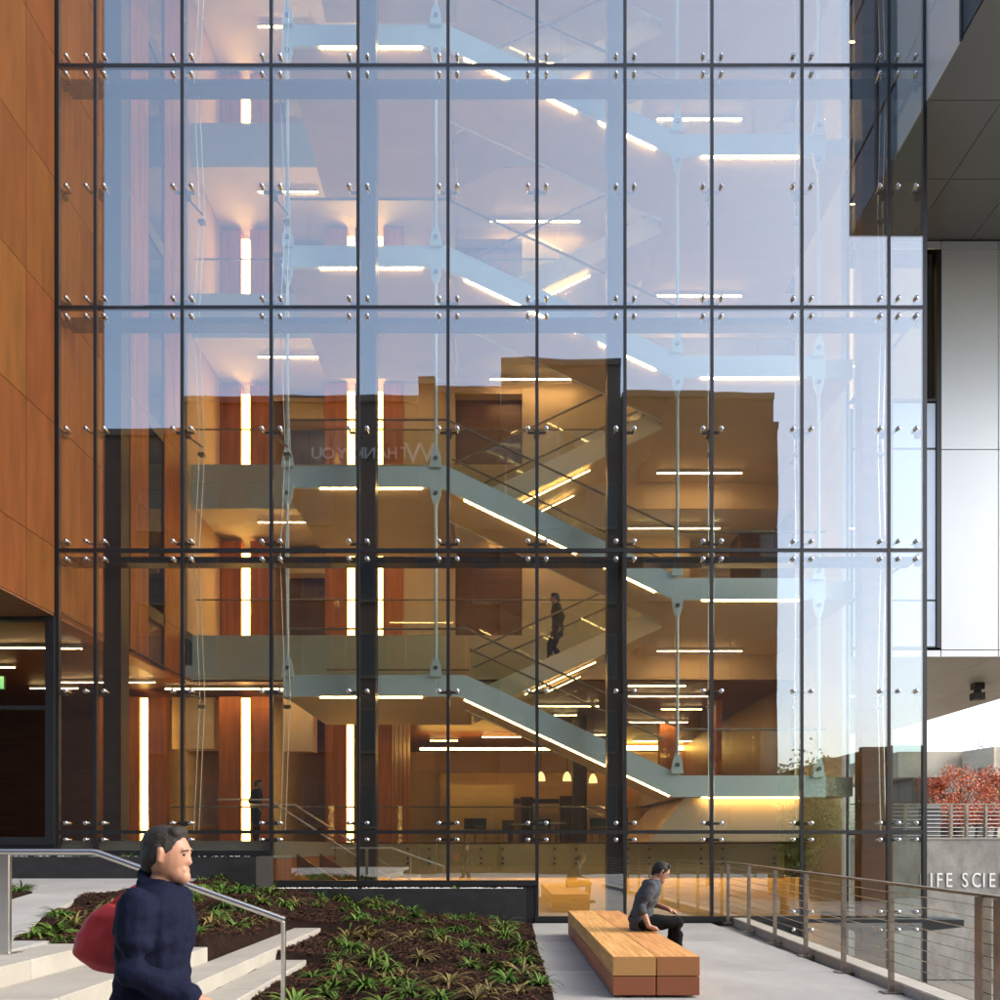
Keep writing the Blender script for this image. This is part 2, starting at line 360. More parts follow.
# spider fittings: two polished buttons on a bracket arm
def fitting_mesh(l, r):
    b = B()
    for s, on in ((-1, l), (1, r)):
        if not on: continue
        b.ball((s * .175, -.022, 0), (.044, .028, .044), 10, 6); b.tube([(s * .175, -.01, 0), (s * .175, .16, 0)], .022, 8)
    nb = len(b.f)
    b.tube([(-.175 if l else 0, .15, 0), (.175 if r else 0, .15, 0)], .028, 8)
    b.box(-.05, .05, .10, .30, -.04, .04)
    me = b.mesh('spider_fitting', 'chrome'); me.materials.append(M['steel_dark'])
    for p in me.polygons[nb:]: p.material_index = 1
    return me
FM = {(l, r): fitting_mesh(l, r) for l, r in ((1, 1), (0, 1), (1, 0))}
zfit = []
for k in range(len(ROWS) - 1):
    zfit += [ROWS[k] + .17, (ROWS[k] + ROWS[k + 1]) / 2, ROWS[k + 1] - .17]
for i, x in enumerate(mx):
    for z in zfit[:-3] + [ROWS[0] - .15]:
        inst('spider_fitting', FM[(1 if i else 0, 1 if i < 11 else 0)], (x, GD, z), cw)
    if i >= 9:
        for z in (Z(912, GD), Z(930, GD)): inst('spider_fitting', FM[(1, 1 if i < 11 else 0)], (x, GD, z), cw)
# tension cables behind some joints
cab = B()
for i in (2, 3, 8, 9, 10):
    x = mx[i] + .10
    for k in range(1, len(ROWS) - 1):
        a, b = ROWS[k] - .2, ROWS[k + 1] - .2
    for s in (-1, 1):
        for k in range(len(ROWS) - 1):
            a, b = ROWS[k], ROWS[k + 1]; m = (a + b) / 2
            cab = B().tube([(x + s * .05, GD + .42, a), (x + s * .05 + .04, GD + .62, m), (x + s * .05, GD + .42, b)], .009, 5)
            cab.build('tension_cable', 'stainless', cw)
    for k in range(len(ROWS) - 1):
        m = (ROWS[k] + ROWS[k + 1]) / 2
        B().tube([(mx[i], GD + .30, m), (x + .04, GD + .63, m - .02)], .02, 6).box(x - .03, x + .10, GD + .56, GD + .66, m - .22, m - .16).build('cable_strut', 'steel_grey', cw)
# return side of the glass box
rw = thing('side_glass_wall', 'narrow glass return wall at the corner next to the metal-clad wing', 'glass wall', (8.08, 16, GZ))
zs = [-4.2, -2.75, Z(921, GD)] + ROWS
for a, b in zip(zs[:-1], zs[1:]):
    for y0, y1 in ((14.50, 16.04), (16.08, 17.62)):
        B().box(8.045, 8.065, y0, y1, a + .02, b - .02).build('glass_pane', 'guard_glass', rw)
for y in (16.06, 17.64): box('mullion', 'black_steel', rw, 8.03, 8.08, y - .025, y + .025, -4.2, ROWS[-1])
for z in zs[1:]: box('transom', 'black_steel', rw, 8.033, 8.077, 14.50, 17.6, z - .02, z + .02)

# ------------------------------------------------------------------ timber wing on the left
tw = thing('timber_wing', 'wing clad in large orange-brown timber panels left of the glass wall', 'building', (-12, 13.4, GZ))
XW = mx[0] - .03
zsof = Z(614.5, GD)
box('backing_wall', 'joint', tw, -16, XW - .03, 12.68, 14.36, zsof + .02, 24)
zj = [zsof] + [Z(p, GD) for p in (547.5, 425, 304, 180, 57, -66, -190, -313, -420)]
for a, b in zip(zj[:-1], zj[1:]):
    for y0, y1 in ((12.66, 13.52), (13.53, 14.37)):
        B().box(XW - .022, XW, y0 + .003, y1 - .003, a + .006, b - .006).build('wood_panel', 'wood_ext', tw)
    for x1 in range(3):
        B().box(XW - .04 - 2.2 * (x1 + 1), XW - .045 - 2.2 * x1, 12.645, 12.668, a + .006, b - .006).build('wood_panel', 'wood_ext', tw)
box('soffit', 'wood_dark', tw, -16, XW - .002, 12.67, 14.36, zsof - .04, zsof - .005)
# entrance glazing beneath the wing
eg = thing('entrance_glazing', 'black-framed entrance glazing beneath the timber wing', 'glazing', (-11.5, GD, 0))
xe = X(47, GD); ze0, ze1 = Z(845, GD), zsof - .05
box('frame_post', 'black_steel', eg, xe, X(55.5, GD), GD - .06, GD + .12, ze0, ze1)
box('frame_post', 'black_steel', eg, -12.2, -12.05, GD - .06, GD + .12, ze0, ze1)
box('head_frame', 'black_steel', eg, -12.05, xe, GD - .055, GD + .115, ze1 - .07, ze1)
box('transom', 'black_steel', eg, -12.05, xe, GD - .05, GD + .11, Z(709.5, GD), Z(706, GD))
box('sill_frame', 'black_steel', eg, -12.05, xe, GD - .055, GD + .115, ze0, ze0 + .15)
box('frame_edge', 'wood_int', eg, X(42.5, GD), X(45.5, GD), GD + .14, GD + .2, ze0 + .15, Z(709.5, GD))
B().box(-12.03, xe - .01, GD, GD + .012, ze0 + .16, Z(710, GD) - .01).build('glass_pane', 'door_glass', eg)
B().box(-12.03, xe - .01, GD, GD + .012, Z(705.5, GD), ze1 - .08).build('glass_pane', 'door_glass', eg)
box('side_wall', 'room_dark', eg, -16, -12.2, GD - .05, GD + .1, -1.0, ze1)
box('plinth', 'black_steel', eg, -12.05, X(55.5, GD), GD - .02, GD + .1, -1.2, ze0 - .002)

# ------------------------------------------------------------------ interior building
LV = [.10, 5.75, 10.42, 15.09, 19.76, 24.43]   # finished floor levels
BD = 20.5                                      # edge of the balconies
WD = 22.5                                      # wall behind the balconies
ib = thing('atrium_building', 'warm-lit interior of the building with balconies and timber walls behind the glass', 'building', (0, 24, -4.3))
for k, L in enumerate(LV[1:]):
    box('floor_slab', 'plaster_white', ib, -8.55, 7.9, BD + .04, 36, L - 1.15, L)
    box('fascia_panel', 'fascia', ib, -8.55, X(448, BD) - .004, BD, BD + .035, L - 1.2, L + .01)
    box('fascia_panel', 'plaster_warm', ib, X(448, BD) + .004, 7.9, BD, BD + .035, L - 1.2, L + .01)
    # balcony guard
    for a in range(8):
        x0 = -8.4 + a * 1.5
        B().box(x0 + .01, x0 + 1.49, BD + .06, BD + .072, L + .02, L + .98).build('guard_pane', 'guard_glass', ib)
    B().tube([(-8.5, BD + .066, L + 1.0), (3.7, BD + .066, L + 1.0)], .022, 8).build('handrail', 'weathered_steel', ib)
box('roof', 'plaster_white', ib, -16, 8.0, GD + .15, 36, 27.2, 27.6)
box('roof', 'metal_dark', ib, -8.6, 8.0, GD - .1, 21, 24.45, 24.9)
box('back_wall', 'plaster_warm', ib, -16, 8.0, 36, 36.3, -4.3, 27.2)
box('right_wall', 'plaster_white', ib, 7.95, 8.15, 17.72, 36, -4.3, 27.2)
for k in range(5): box('wall_cladding', 'wood_dark', ib, 7.86, 7.945, 20.6, 35.9, LV[k] + .01, LV[k + 1] - 1.21)
# balcony back wall, storey by storey
def px_box(name, m, p0, p1, d0, d1, z0, z1, par=ib, bev=0): return box(name, m, par, X(p0, d0), X(p1, d0), d0, d1, z0, z1, bevel=bev)
for k in range(1, 5):
    z0, z1 = LV[k], LV[k + 1] - 1.15
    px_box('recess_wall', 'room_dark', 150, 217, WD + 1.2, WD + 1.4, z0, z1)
    px_box('recess_bulkhead', 'wood_pale', 178, 212, WD + .7, WD + 1.1, z1 - .75, z1)
    px_box('wood_panel', 'wood_int', 217, 241, WD, WD + .3, z0, z1 - .12)
    px_box('wood_panel', 'wood_int', 250, 269, WD, WD + .3, z0, z1 - .12)
    px_box('light_strip', 'led_wall', 241.7, 249.3, WD + .08, WD + .14, z0, z1 - .34)
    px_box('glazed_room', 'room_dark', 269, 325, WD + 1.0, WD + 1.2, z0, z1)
    px_box('recess_bulkhead', 'wood_pale', 285, 324, WD + .5, WD + .95, z1 - .9, z1 - .2)
    px_box('wood_panel', 'wood_int', 325, 347, WD, WD + .3, z0, z1 - .05)
    px_box('light_strip', 'led_wall', 347.7, 354.5, WD + .08, WD + .14, z0, z1 - .26)
    px_box('wood_panel', 'wood_int', 355, 375, WD, WD + .3, z0, z1 - .05)
    px_box('light_strip', 'led_wall', 375.6, 382.6, WD + .08, WD + .14, z0, z1 - .26)
    px_box('wood_panel', 'wood_int', 383.4, 403, WD, WD + .3, z0, z1 - .05)
    px_box('plaster_wall', 'plaster_warm', 403.3, 455, WD + .1, WD + .4, z0, z1)
    px_box('lift_panel', 'wood_dark', 455.3, 522, WD + .45, WD + .6, z0, z1 - .3)
    px_box('lift_head', 'plaster_warm', 455.3, 522, WD + .12, WD + .44, z1 - .3, z1)
    px_box('plaster_wall', 'plaster_warm', 522.3, 690, WD + .1, WD + .4, z0, z1)
    px_box('plaster_wall', 'plaster_warm', 690.3, 740, WD + .6, WD + .9, z0, z1)
    px_box('wood_panel', 'wood_dark', 740.3, 775, WD - .4, WD + .9, z0, z1)
    # linear recess lights of the ceilings stay separate things (below)
# left side wall of the atrium: timber panels and windows, continuing the outside wing
for a, b in zip(zj[:-1], zj[1:]):
    for p0, p1, m in ((57, 103.5, 'wood_int'), (104, 121, 'wood_int'), (132, 150, 'wood_int'), (166, 184, 'wood_int')):
        y0, y1 = 8.6 * F / (CX - p0), 8.6 * F / (CX - p1)
        y0 = max(y0, GD + .14)
        B().box(XW - .03, XW, y0 + .003, y1 - .003, a + .006, b - .006).build('wood_panel', m, ib)
for p0, p1 in ((121, 132), (150, 166)):
    y0, y1 = 8.6 * F / (CX - p0), 8.6 * F / (CX - p1)
    for a, b in zip(LV[1:-1], LV[2:]):
        w_ = B().box(XW - .06, XW - .04, y0 + .01, y1 - .01, a + .12, b - .05).build('side_window', 'window_glass', ib)
        B().box(XW - .05, XW - .01, y0, y1, a - .3 + .1, a + .12).build('window_sill', 'black_steel', w_)
box('side_wall', 'wood_dark', ib, XW - .4, XW - .07, GD + .14, 20.2, zsof, 27)
box('side_wall_edge', 'wood_int', ib, XW - .4, XW + .004, GD + .14, 20.2, zsof - .06, zsof - .002)
box('left_wall', 'plaster_warm', ib, -8.9, -8.56, 20.22, 36, 5.8, 27)
# ground floor
box('ground_floor', 'floor_grey', ib, -20, X(271, GD), GD + .13, 36, -.25, LV[0])
box('ground_floor', 'floor_grey', ib, X(271, GD) + .002, 8.0, 19.85, 36, -.25, LV[0] - .002)
box('ceiling', 'wood_dark', ib, -20, -8.56, GD + .13, 36, 4.50, 4.54)
box('ceiling', 'wood_dark', ib, -8.555, 7.9, BD + .06, 36, 4.50, 4.54)
box('lobby_wall', 'room_dark', ib, -20.2, -20, GD, 36, -1, 6)
box('lobby_wall', 'wood_dark', ib, -20, -8.9, 26.0, 26.2, .1, 4.5)
for p0, p1, m in ((97, 119, 'wood_int'), (120, 139.5, 'wood_int'), (148, 165, 'wood_int'), (219, 241, 'wood_int'), (250, 270, 'wood_int')):
    px_box('wood_panel', m, p0, p1, 21.6, 21.9, .1, 4.30)
for p0, p1 in ((140, 147), (242, 249.5)): px_box('light_strip', 'led_wall', p0, p1, 21.68, 21.74, .1, 4.28)
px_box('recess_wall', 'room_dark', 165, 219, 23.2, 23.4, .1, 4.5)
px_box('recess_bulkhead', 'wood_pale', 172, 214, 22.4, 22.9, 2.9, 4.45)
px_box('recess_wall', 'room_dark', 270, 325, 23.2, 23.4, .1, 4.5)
px_box('recess_bulkhead', 'plaster_warm', 283, 313, 21.8, 22.3, 2.75, 4.4)
px_box('wood_panel', 'wood_int', 325, 346.5, 22.4, 22.7, .1, 4.48)
px_box('light_strip', 'led_wall', 346.8, 353.2, 22.48, 22.54, .1, 4.4)
px_box('wood_panel', 'wood_int', 353.5, 374, 22.4, 22.7, .1, 4.48)
px_box('light_strip', 'led_wall', 373.8, 376.5, 22.48, 22.54, .1, 4.4)
px_box('wood_panel', 'wood_int', 377, 392, 22.4, 22.7, .1, 4.48)
xs = X(392, 22.4)
for j in range(9):                             # side of the core, timber boards running back
    box('wood_board', 'wood_int', ib, xs - .25, xs - (.0 if j % 2 else .02), 22.42 + j * .5, 22.905 + j * .5, .1, 4.48)
# fascia of the ground floor edge with bolted glass guard, and the lower level
FD = 19.8
for a in range(7):
    x0 = X(271, FD) + .05 + a * 1.93
    box('wood_panel', 'wood_pale', ib, x0 + .003, x0 + 1.927, FD, FD + .05, Z(878, FD), .055)
    B().box(x0 + .01, x0 + 1.91, FD - .07, FD - .055, Z(866, FD), 1.05).build('guard_pane', 'guard_glass', ib)
    for bx_ in (.28, 1.64):
        for bz in (-.08, -.32, -.46): B().tube([(x0 + bx_, FD - .085, bz), (x0 + bx_, FD, bz)], .035, 8).build('standoff_bolt', 'steel_grey', ib)
box('fascia_backing', 'wood_dark', ib, X(271, FD), 8.0, FD + .052, FD + .10, Z(877, FD), .05)
box('floor_edge', 'wood_dark', ib, X(271, FD), 8.0, FD - .02, FD + .05, .06, .098)
B().tube([P(170, 807, FD), P(612, 807, FD)], .022, 8).build('handrail', 'weathered_steel', ib)
B().tube([P(612, 807, FD), (7.9, FD, 1.03)], .022, 8).build('handrail', 'weathered_steel', ib)
box('lower_wall', 'wood_pale', ib, X(271, FD), 8.0, FD + .75, FD + .9, -4.29, -.26)
box('lower_wall', 'wood_int', ib, X(271, GD) - .1, X(271, GD), GD + .13, FD, -4.29, -.26)
box('lower_floor', 'wood_pale', ib, X(271, GD), 8.0, GD + .11, FD + .75, -4.29, -4.2)
for p0, p1, y in ((500, 790, 905), (290, 480, 905)): box('light_strip', 'cove', ib, X(p0, FD), X(p1, FD), FD + .25, FD + .31, -.62, -.58)  # unseen glowing strips added behind the fascia to brighten the lower wall
# stair down to the lower level with sloping rails
sd_ = [(X(285, 17.5), .1), (X(420, 17.5), -3.6)]
for d in (16.2, 18.2):
    B().bar((-5.1, d, .05), (1.2, d, -4.1), .06, .3).build('lower_stair_stringer', 'wood_dark', ib)
    B().tube([(-6.2, d, 1.0), (-5.1, d, 1.0), (1.2, d, -3.1)], .022, 8).build('handrail', 'stainless', ib)
    if d < 17: B().bar((-5.0, d, .93), (-2.6, d, -.63), .016, .014).build('light_strip', 'led', ib)
# cafe at the back of the ground floor
px_box('bulkhead', 'plaster_warm', 415, 612, 30, 30.3, Z(772, 30), Z(752, 30))
px_box('cove_light', 'cove', 420, 552, 30.05, 30.15, Z(749.8, 30), Z(747.5, 30))
px_box('cove_light', 'cove', 620, 705, 33, 33.1, Z(750, 33), Z(745.5, 33))
px_box('bulkhead', 'plaster_warm', 616, 712, 33.05, 33.3, Z(772, 33), Z(752, 33))
px_box('cafe_wall', 'wood_pale', 448, 514, 33.4, 33.7, .1, Z(785, 33.4))
px_box('cafe_wall', 'plaster_warm', 440, 640, 35, 35.3, .1, 4.4)
px_box('cafe_shelf', 'black_steel', 514, 575, 33.2, 33.8, Z(803, 33.2), Z(799, 33.2))
px_box('cafe_column', 'black_steel', 573, 587, 26, 26.4, .1, 4.48)
px_box('wood_post', 'wood_int', 660, 676, 27, 27.4, .1, 4.48); px_box('wood_post', 'wood_int', 716, 722, 23, 23.3, .1, 4.48)
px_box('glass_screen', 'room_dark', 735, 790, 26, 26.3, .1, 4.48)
for p0, p1, y0, y1 in ((521, 533, 797, 828), (560, 575, 796, 820), (508, 513, 822, 832), (612, 628, 806, 830)):
    ob = px_box('cafe_machine', 'black_steel', p0, p1, 31.5, 32, .1, Z(y0, 31.5)); 
# right lower landing block under the stair
B().poly_y([(X(684, 16), Z(798, 16)), (X(800, 16), Z(798, 16)), (X(803, 16), .1), (X(650, 16), .1)], 15.95, 19.75).build('stair_base', 'plaster_warm', ib)
# ------------------------------------------------------------------ the feature staircase
SD = 15.8
LT = [675, 466, 245.5, 24.5, -196]; RT = [775.5, 578, 355.5, 134, -87]; HB = 21.5
fs = thing('feature_staircase', 'hung switchback staircase with pale green steel stringers behind the glass', 'staircase', (1, 17, .1))
xl0, xr1 = X(283, SD), X(826, SD)
def flight(xa, za, xb, zb, d0, d1, n, m):       # solid stepped flight, lower edge straight
    xs_ = [xa + (xb - xa) * i / n for i in range(n + 1)]; zs_ = [za + (zb - za) * i / n for i in range(n + 1)]
    top = []
    for i in range(n):
        z = max(zs_[i], zs_[i + 1]) - .12; top += [(xs_[i], z), (xs_[i + 1], z)]
    bt = [(xb, zb - .46), (xa, za - .46)]
    return B().poly_y(top + bt, d0, d1).build('flight', m, fs)
def guard(a, b, d, par, m='guard_glass'):
    a = Vector((a[0], d, a[1])); b = Vector((b[0], d, b[1])); n = max(1, round((b - a).length / 1.5))
    for i in range(n):
        p = a.lerp(b, i / n + .006); q = a.lerp(b, (i + 1) / n - .006)
        B().prism([p, q, q + Vector((0, 0, .95)), p + Vector((0, 0, .95))], (0, .012, 0)).build('guard_pane', m, fs)
    B().tube([a + Vector((0, -.03, .95)), b + Vector((0, -.03, .95))], .024, 8).build('handrail', 'weathered_steel', fs)
for k in range(5):
    yl, yr = LT[k], RT[k]; zl, zr = Z(yl, SD), Z(yr, SD); h = HB * SD / F
    xb_ = X(466 if k == 0 else 447, SD); xc_ = X(682, SD)
    sg = B().poly_y([(xl0, zl), (xb_, zl), (xc_, zr), (xr1, zr), (xr1, zr - h), (xc_ - .18, zr - h), (xb_ - .13, zl - h), (xl0, zl - h)], SD, SD + .07).build('stringer', 'pale_steel', fs)
    # light strips along the lower edge of the stringer
    B().box(X(320, SD), X(422, SD), SD + .0, SD + .03, zl - h - .030, zl - h - .004).build('light_strip', 'led', fs)
    B().box(X(702, SD), X(800, SD), SD + .0, SD + .03, zr - h - .030, zr - h - .004).build('light_strip', 'led', fs)
    for t0, t1 in ((.10, .58), (.68, .92)) if k else ((.02, .55), (.55, .98)):
        a = Vector((xb_ - .13, SD + .03, zl - h - .025)).lerp(Vector((xc_ - .18, SD + .03, zr - h - .025)), t0); b = Vector((xb_ - .13, SD + .03, zl - h - .025)).lerp(Vector((xc_ - .18, SD + .03, zr - h - .025)), t1)
        B().bar(a, b, .022, .022).build('light_strip', 'led', fs)
    B().box(xl0, xb_ - .05, SD + .075, 19.6, zl - h + .02, zl - .03).build('landing', 'soffit_beige', fs)
    B().box(xc_ - .1, xr1 + .6, SD + .075, BD - .01, zr - h + .02, zr - .03).build('landing', 'soffit_beige', fs)
    flight(xb_ - .04, zl, xc_ - .11, zr, SD + .075, SD + 1.6, 12, 'soffit_beige')
    B().poly_y([(xb_, zl), (xc_, zr), (xc_ - .1, zr - h), (xb_ - .1, zl - h)], SD + 1.605, SD + 1.66).build('stringer', 'pale_steel', fs)
    guard((xl0 + .05, zl + .02), (xb_, zl + .02), SD + .02, fs); guard((xb_, zl + .02), (xc_, zr + .02), SD + .02, fs); guard((xc_, zr + .02), (xr1, zr + .02), SD + .02, fs)
    guard((xb_, zl + .02), (xc_, zr + .02), SD + 1.63, fs)
    guard((xl0 + .05, zl + .02), (xb_ - .1, zl + .02), 19.5, fs)
    if k < 4:                                    # back flight climbs from this left landing to the next right landing
        zu = Z(RT[k + 1], SD)
        f0 = SD + 1.85
        B().poly_y([(xb_, zl), (xc_, zu), (xc_ - .05, zu - h - .05), (xb_ + .05, zl - h - .05)], f0, f0 + .06).build('stringer', 'plaster_pale', fs)
        flight(xb_ + .05, zl, xc_ - .105, zu, f0 + .065, f0 + 1.55, 12, 'soffit_beige')
        guard((xb_, zl + .02), (xc_, zu + .02), f0 + .02, fs); guard((xb_, zl + .02), (xc_, zu + .02), f0 + 1.6, fs)
        a, b = Vector((xb_ + .05, f0 + .3, zl - h - .10)), Vector((xc_ - .05, f0 + .3, zu - h - .10))
        B().bar(a.lerp(b, .28), a.lerp(b, .66), .02, .018).build('light_strip', 'led', fs)
        B().bar(a.lerp(b, .42) + Vector((0, 1.0, 0)), a.lerp(b, .60) + Vector((0, 1.0, 0)), .014, .014).build('light_strip', 'led', fs)
# hanger rods with clevis plates
for p in (288, 436): 
    zb_ = Z(675, SD)
    for k in range(5):
        z0 = Z(LT[k], SD) + .30; z1 = (Z(LT[k + 1], SD) - HB * SD / F - .32) if k < 4 else 24.4
        rod = B().tube([(X(p, SD), SD - .03, z0), (X(p, SD), SD - .03, z1)], .036, 8).build('hanger_rod', 'pale_steel', fs)
for p in (677, 818):
    for k in range(5):
        z0 = Z(RT[k], SD) + .32 + (.08 if p == 677 else 0); z1 = (Z(RT[k + 1], SD) - HB * SD / F - .30) if k < 4 else 24.4
        rod = B().tube([(X(p, SD), SD - .03, z0), (X(p, SD), SD - .03, z1)], .036, 8).build('hanger_rod', 'pale_steel', fs)
def clevis(x, z, s):
    c = B().poly_y([(x - .13, z - s * .06), (x + .13, z - s * .06), (x + .10, z + s * .18), (x + .045, z + s * .36), (x - .045, z + s * .36), (x - .10, z + s * .18)], SD - .055, SD - .006).build('clevis', 'pale_steel', fs)
    B().tube([(x, SD - .075, z + s * .12), (x, SD - .045, z + s * .12)], .045, 10).build('pin', 'steel_grey', c)
for k in range(5):
    for p in (288, 436):
        clevis(X(p, SD), Z(LT[k], SD) + .02, 1)
        if k: clevis(X(p, SD), Z(LT[k], SD) - HB * SD / F - .02, -1)
    for p in (677, 818):
        clevis(X(p, SD), Z(RT[k], SD) + (.10 if p == 677 else .02), 1)
        if k: clevis(X(p, SD), Z(RT[k], SD) - HB * SD / F - .02, -1)
# ------------------------------------------------------------------ ceiling lights
def linear_light(p0, p1, z, d, label, group, drop=0, wd=.042):
    x0, x1 = X(p0, d), X(p1, d); o = thing('linear_light', label, 'ceiling light', ((x0 + x1) / 2, d, z), group)
    box('housing', 'white_plastic', o, x0, x1, d - wd / 2 - .006, d + wd / 2 + .006, z - .03, z + .035)
    box('diffuser', 'led_ceiling', o, x0 + .01, x1 - .01, d - wd / 2, d + wd / 2, z - .038, z - .031)
ORD = {1: 'first', 2: 'second', 3: 'third', 4: 'fourth'}
for k in range(1, 5):
    linear_light(657, 742, Z(RT[k], SD) - HB * SD / F - .03, 19.75, 'long linear light under the right-hand stair landing at the %s upper floor' % ORD[k], 'linear lights under the stair landings')
    for p0, p1, d, wh in ((258, 318, 21.2, 'beside the timber panels with one light strip'), (122, 140, 21.2, 'next to the timber side wall'), (376, 436, 21.3, 'above the pair of vertical light strips'), (490, 580, 22.2, 'in front of the brown lift panel'), (628, 720, 21.6, 'behind the right-hand stair landing')):
        linear_light(p0, p1, LV[k + 1] - 1.24, d, 'linear light over the %s balcony, %s' % (ORD[k], wh), 'linear lights over the balconies')
for p0, p1, y in ((538, 599, 706), (554, 577, 715), (590, 608, 734.5), (482, 521, 737), (628, 686, 685.5), (628, 711, 696), (661, 702, 709), (628, 688, 722), (633, 692, 741), (430, 458, 740.5), (165, 330, 688.5), (427, 470, 722)):
    linear_light(p0, p1, 4.45, 4.43 * F / (CY - y), 'thin linear light on the dark timber ceiling of the ground floor', 'linear lights on the ground floor ceiling')
for p0, p1, y in ((-30, 47, 647.5), (58, 82, 648), (-40, 15, 667), (57, 105, 682), (30, 47, 688), (58, 78, 688), (122, 155, 682)):
    linear_light(p0, p1, 4.45, 4.43 * F / (CY - y), 'thin linear light in the lobby behind the entrance glazing', 'linear lights in the entrance lobby')
for p, y in ((541, 775), (567, 775), (593, 777)):
    d = 27.5; c = P(p, y, d); o = thing('pendant_lamp', 'glowing bell-shaped pendant lamp hanging over the cafe counter', 'pendant lamp', c, 'cafe pendant lamps')
    B().tube([c + Vector((0, 0, .12)), c + Vector((0, 0, .02)), c + Vector((0, 0, -.1)), c + Vector((0, 0, -.22))], [.04, .11, .15, .16], 12).build('lamp_shade', 'lamp_glow', o)
    B().tube([c + Vector((0, 0, .12)), Vector((c.x, c.y, 4.49))], .012, 6).build('cord', 'black_steel', o)
c = P(0, 682.5, 17.0); ex = thing('exit_sign', 'small green illuminated sign hanging in the lobby behind the entrance glazing', 'exit sign', c)
box('sign_face', 'exit_glow', ex, c.x - .28, c.x + .07, c.y, c.y + .03, c.z - .14, c.z + .14); box('housing', 'black_steel', ex, c.x - .29, c.x + .08, c.y + .031, c.y + .07, c.z - .15, c.z + .15); B().tube([(c.x - .1, c.y + .05, c.z + .14), (c.x - .1, c.y + .05, 4.5)], .01, 6).build('stem', 'black_steel', ex)
# cafe furniture
def table(x, y, lab):
    o = thing('cafe_table', lab, 'table', (x, y, .1), 'cafe tables')
    B().tube([(x, y, .80), (x, y, .84)], .38, 16).build('table_top', 'white_plastic', o); B().tube([(x, y, .12), (x, y, .80)], .035, 8).build('pedestal', 'steel_grey', o); B().tube([(x, y, .10), (x, y, .125)], .22, 12).build('base', 'steel_grey', o)
def chair(x, y, lab, m='chair_green'):
    o = thing('cafe_chair', lab, 'chair', (x, y, .1), 'cafe chairs')
    box('seat', m, o, x - .22, x + .22, y - .22, y + .22, .53, .57, bevel=.01); box('backrest', m, o, x - .22, x + .22, y + .2, y + .235, .60, .98, bevel=.01)
    for sx in (-.19, .19):
        for sy in (-.19, .19): B().tube([(x + sx, y + sy, .1), (x + sx, y + sy, .53)], .012, 6).build('leg', 'steel_grey', o)
for px, d in ((556, 27), (520, 28.5), (640, 25)): table(X(px, d), d, 'small round white cafe table on the ground floor')
for px, d in ((545, 26.8), (568, 26.7), (597, 26), (605, 26.3), (470, 26.5), (480, 26.4), (650, 24.8), (508, 28.3)): chair(X(px, d), d, 'green cafe chair on the ground floor behind the glass guard')

# ------------------------------------------------------------------ metal-clad wing on the right
mw = thing('metal_clad_wing', 'wing clad in pale metal panels with a dark overhanging soffit beside the glass', 'building', (11.5, 22, 4.4))
WZ = Z(657, 17.7); UZ = Z(101, GD); WX = 8.22; RX = 15.05
box('core', 'joint', mw, X(941, 17.7), RX - .05, 17.74, 29.9, WZ + .06, UZ + .3)
def panel(x0, x1, z0, z1, y=17.7, m='metal_white', n='metal_panel'): return B().box(x0 + .008, x1 - .008, y, y + .03, z0 + .008, z1 - .008).build(n, m, mw, bevel=.004)
xa = X(941, 17.7); xb = X(998.5, 17.7); zz = [WZ, Z(650, 17.7), Z(449.5, 17.7), Z(249, 17.7), UZ - .02]
for x0, x1 in ((xa, xb), (xb, 13.6), (13.6, RX)):
    for a, b in zip(zz[:-1], zz[1:]): panel(x0, x1, a, b, m='metal_white')
panel(WX, xa, WZ, Z(650, 17.7)); panel(WX, xa, Z(249, 17.7), UZ - .02)
# strip window beside the glass corner
xw = X(936, 17.7)
a, b = Z(402, 17.7), Z(251, 17.7)
wn = box('window', 'window_glass', mw, WX + .03, xw, 17.76, 17.78, a + .06, b - .04); box('jamb', 'black_steel', wn, xw, xa - .004, 17.67, 17.8, Z(648, 17.7), b - .002); box('sill', 'black_steel', wn, WX, xw - .002, 17.675, 17.79, a, a + .06)
box('window_backing', 'lit_window', mw, WX + .05, xw - .05, 18.1, 18.15, a + .1, b - .1)
q = [Z(648, 17.7), Z(601, 17.7), Z(449.5, 17.7), Z(403, 17.7)]
for z0, z1 in zip(q[:-1], q[1:]): B().box(WX + .01, xw - .006, 17.70, 17.74, z0 + .04, z1 - .008).build('spandrel_panel', 'metal_blue', mw); box('spandrel_rail', 'black_steel', mw, WX + .01, xw - .004, 17.69, 17.75, z0, z0 + .036)
box('core', 'joint', mw, WX + .02, X(941, 17.7) - .002, 18.2, 29.9, WZ + .06, UZ + .3)
# underside of the wing, boards running along depth
for i, (x0, x1) in enumerate(((8.22, 9.9), (9.9, 11.6), (11.6, 13.3), (13.3, RX))):
    for y0, y1 in ((17.73, 21.8), (21.8, 25.9), (25.9, 30)): B().box(x0 + .008, x1 - .008, y0 + .008, y1 - .008, WZ + .012, WZ + .05).build('soffit_panel', 'metal_soffit', mw)
for y0, y1 in ((17.74, 24), (24, 30)): B().box(RX - .04, RX, y0 + .008, y1 - .008, WZ + .06, UZ).build('metal_panel', 'metal_white', mw)
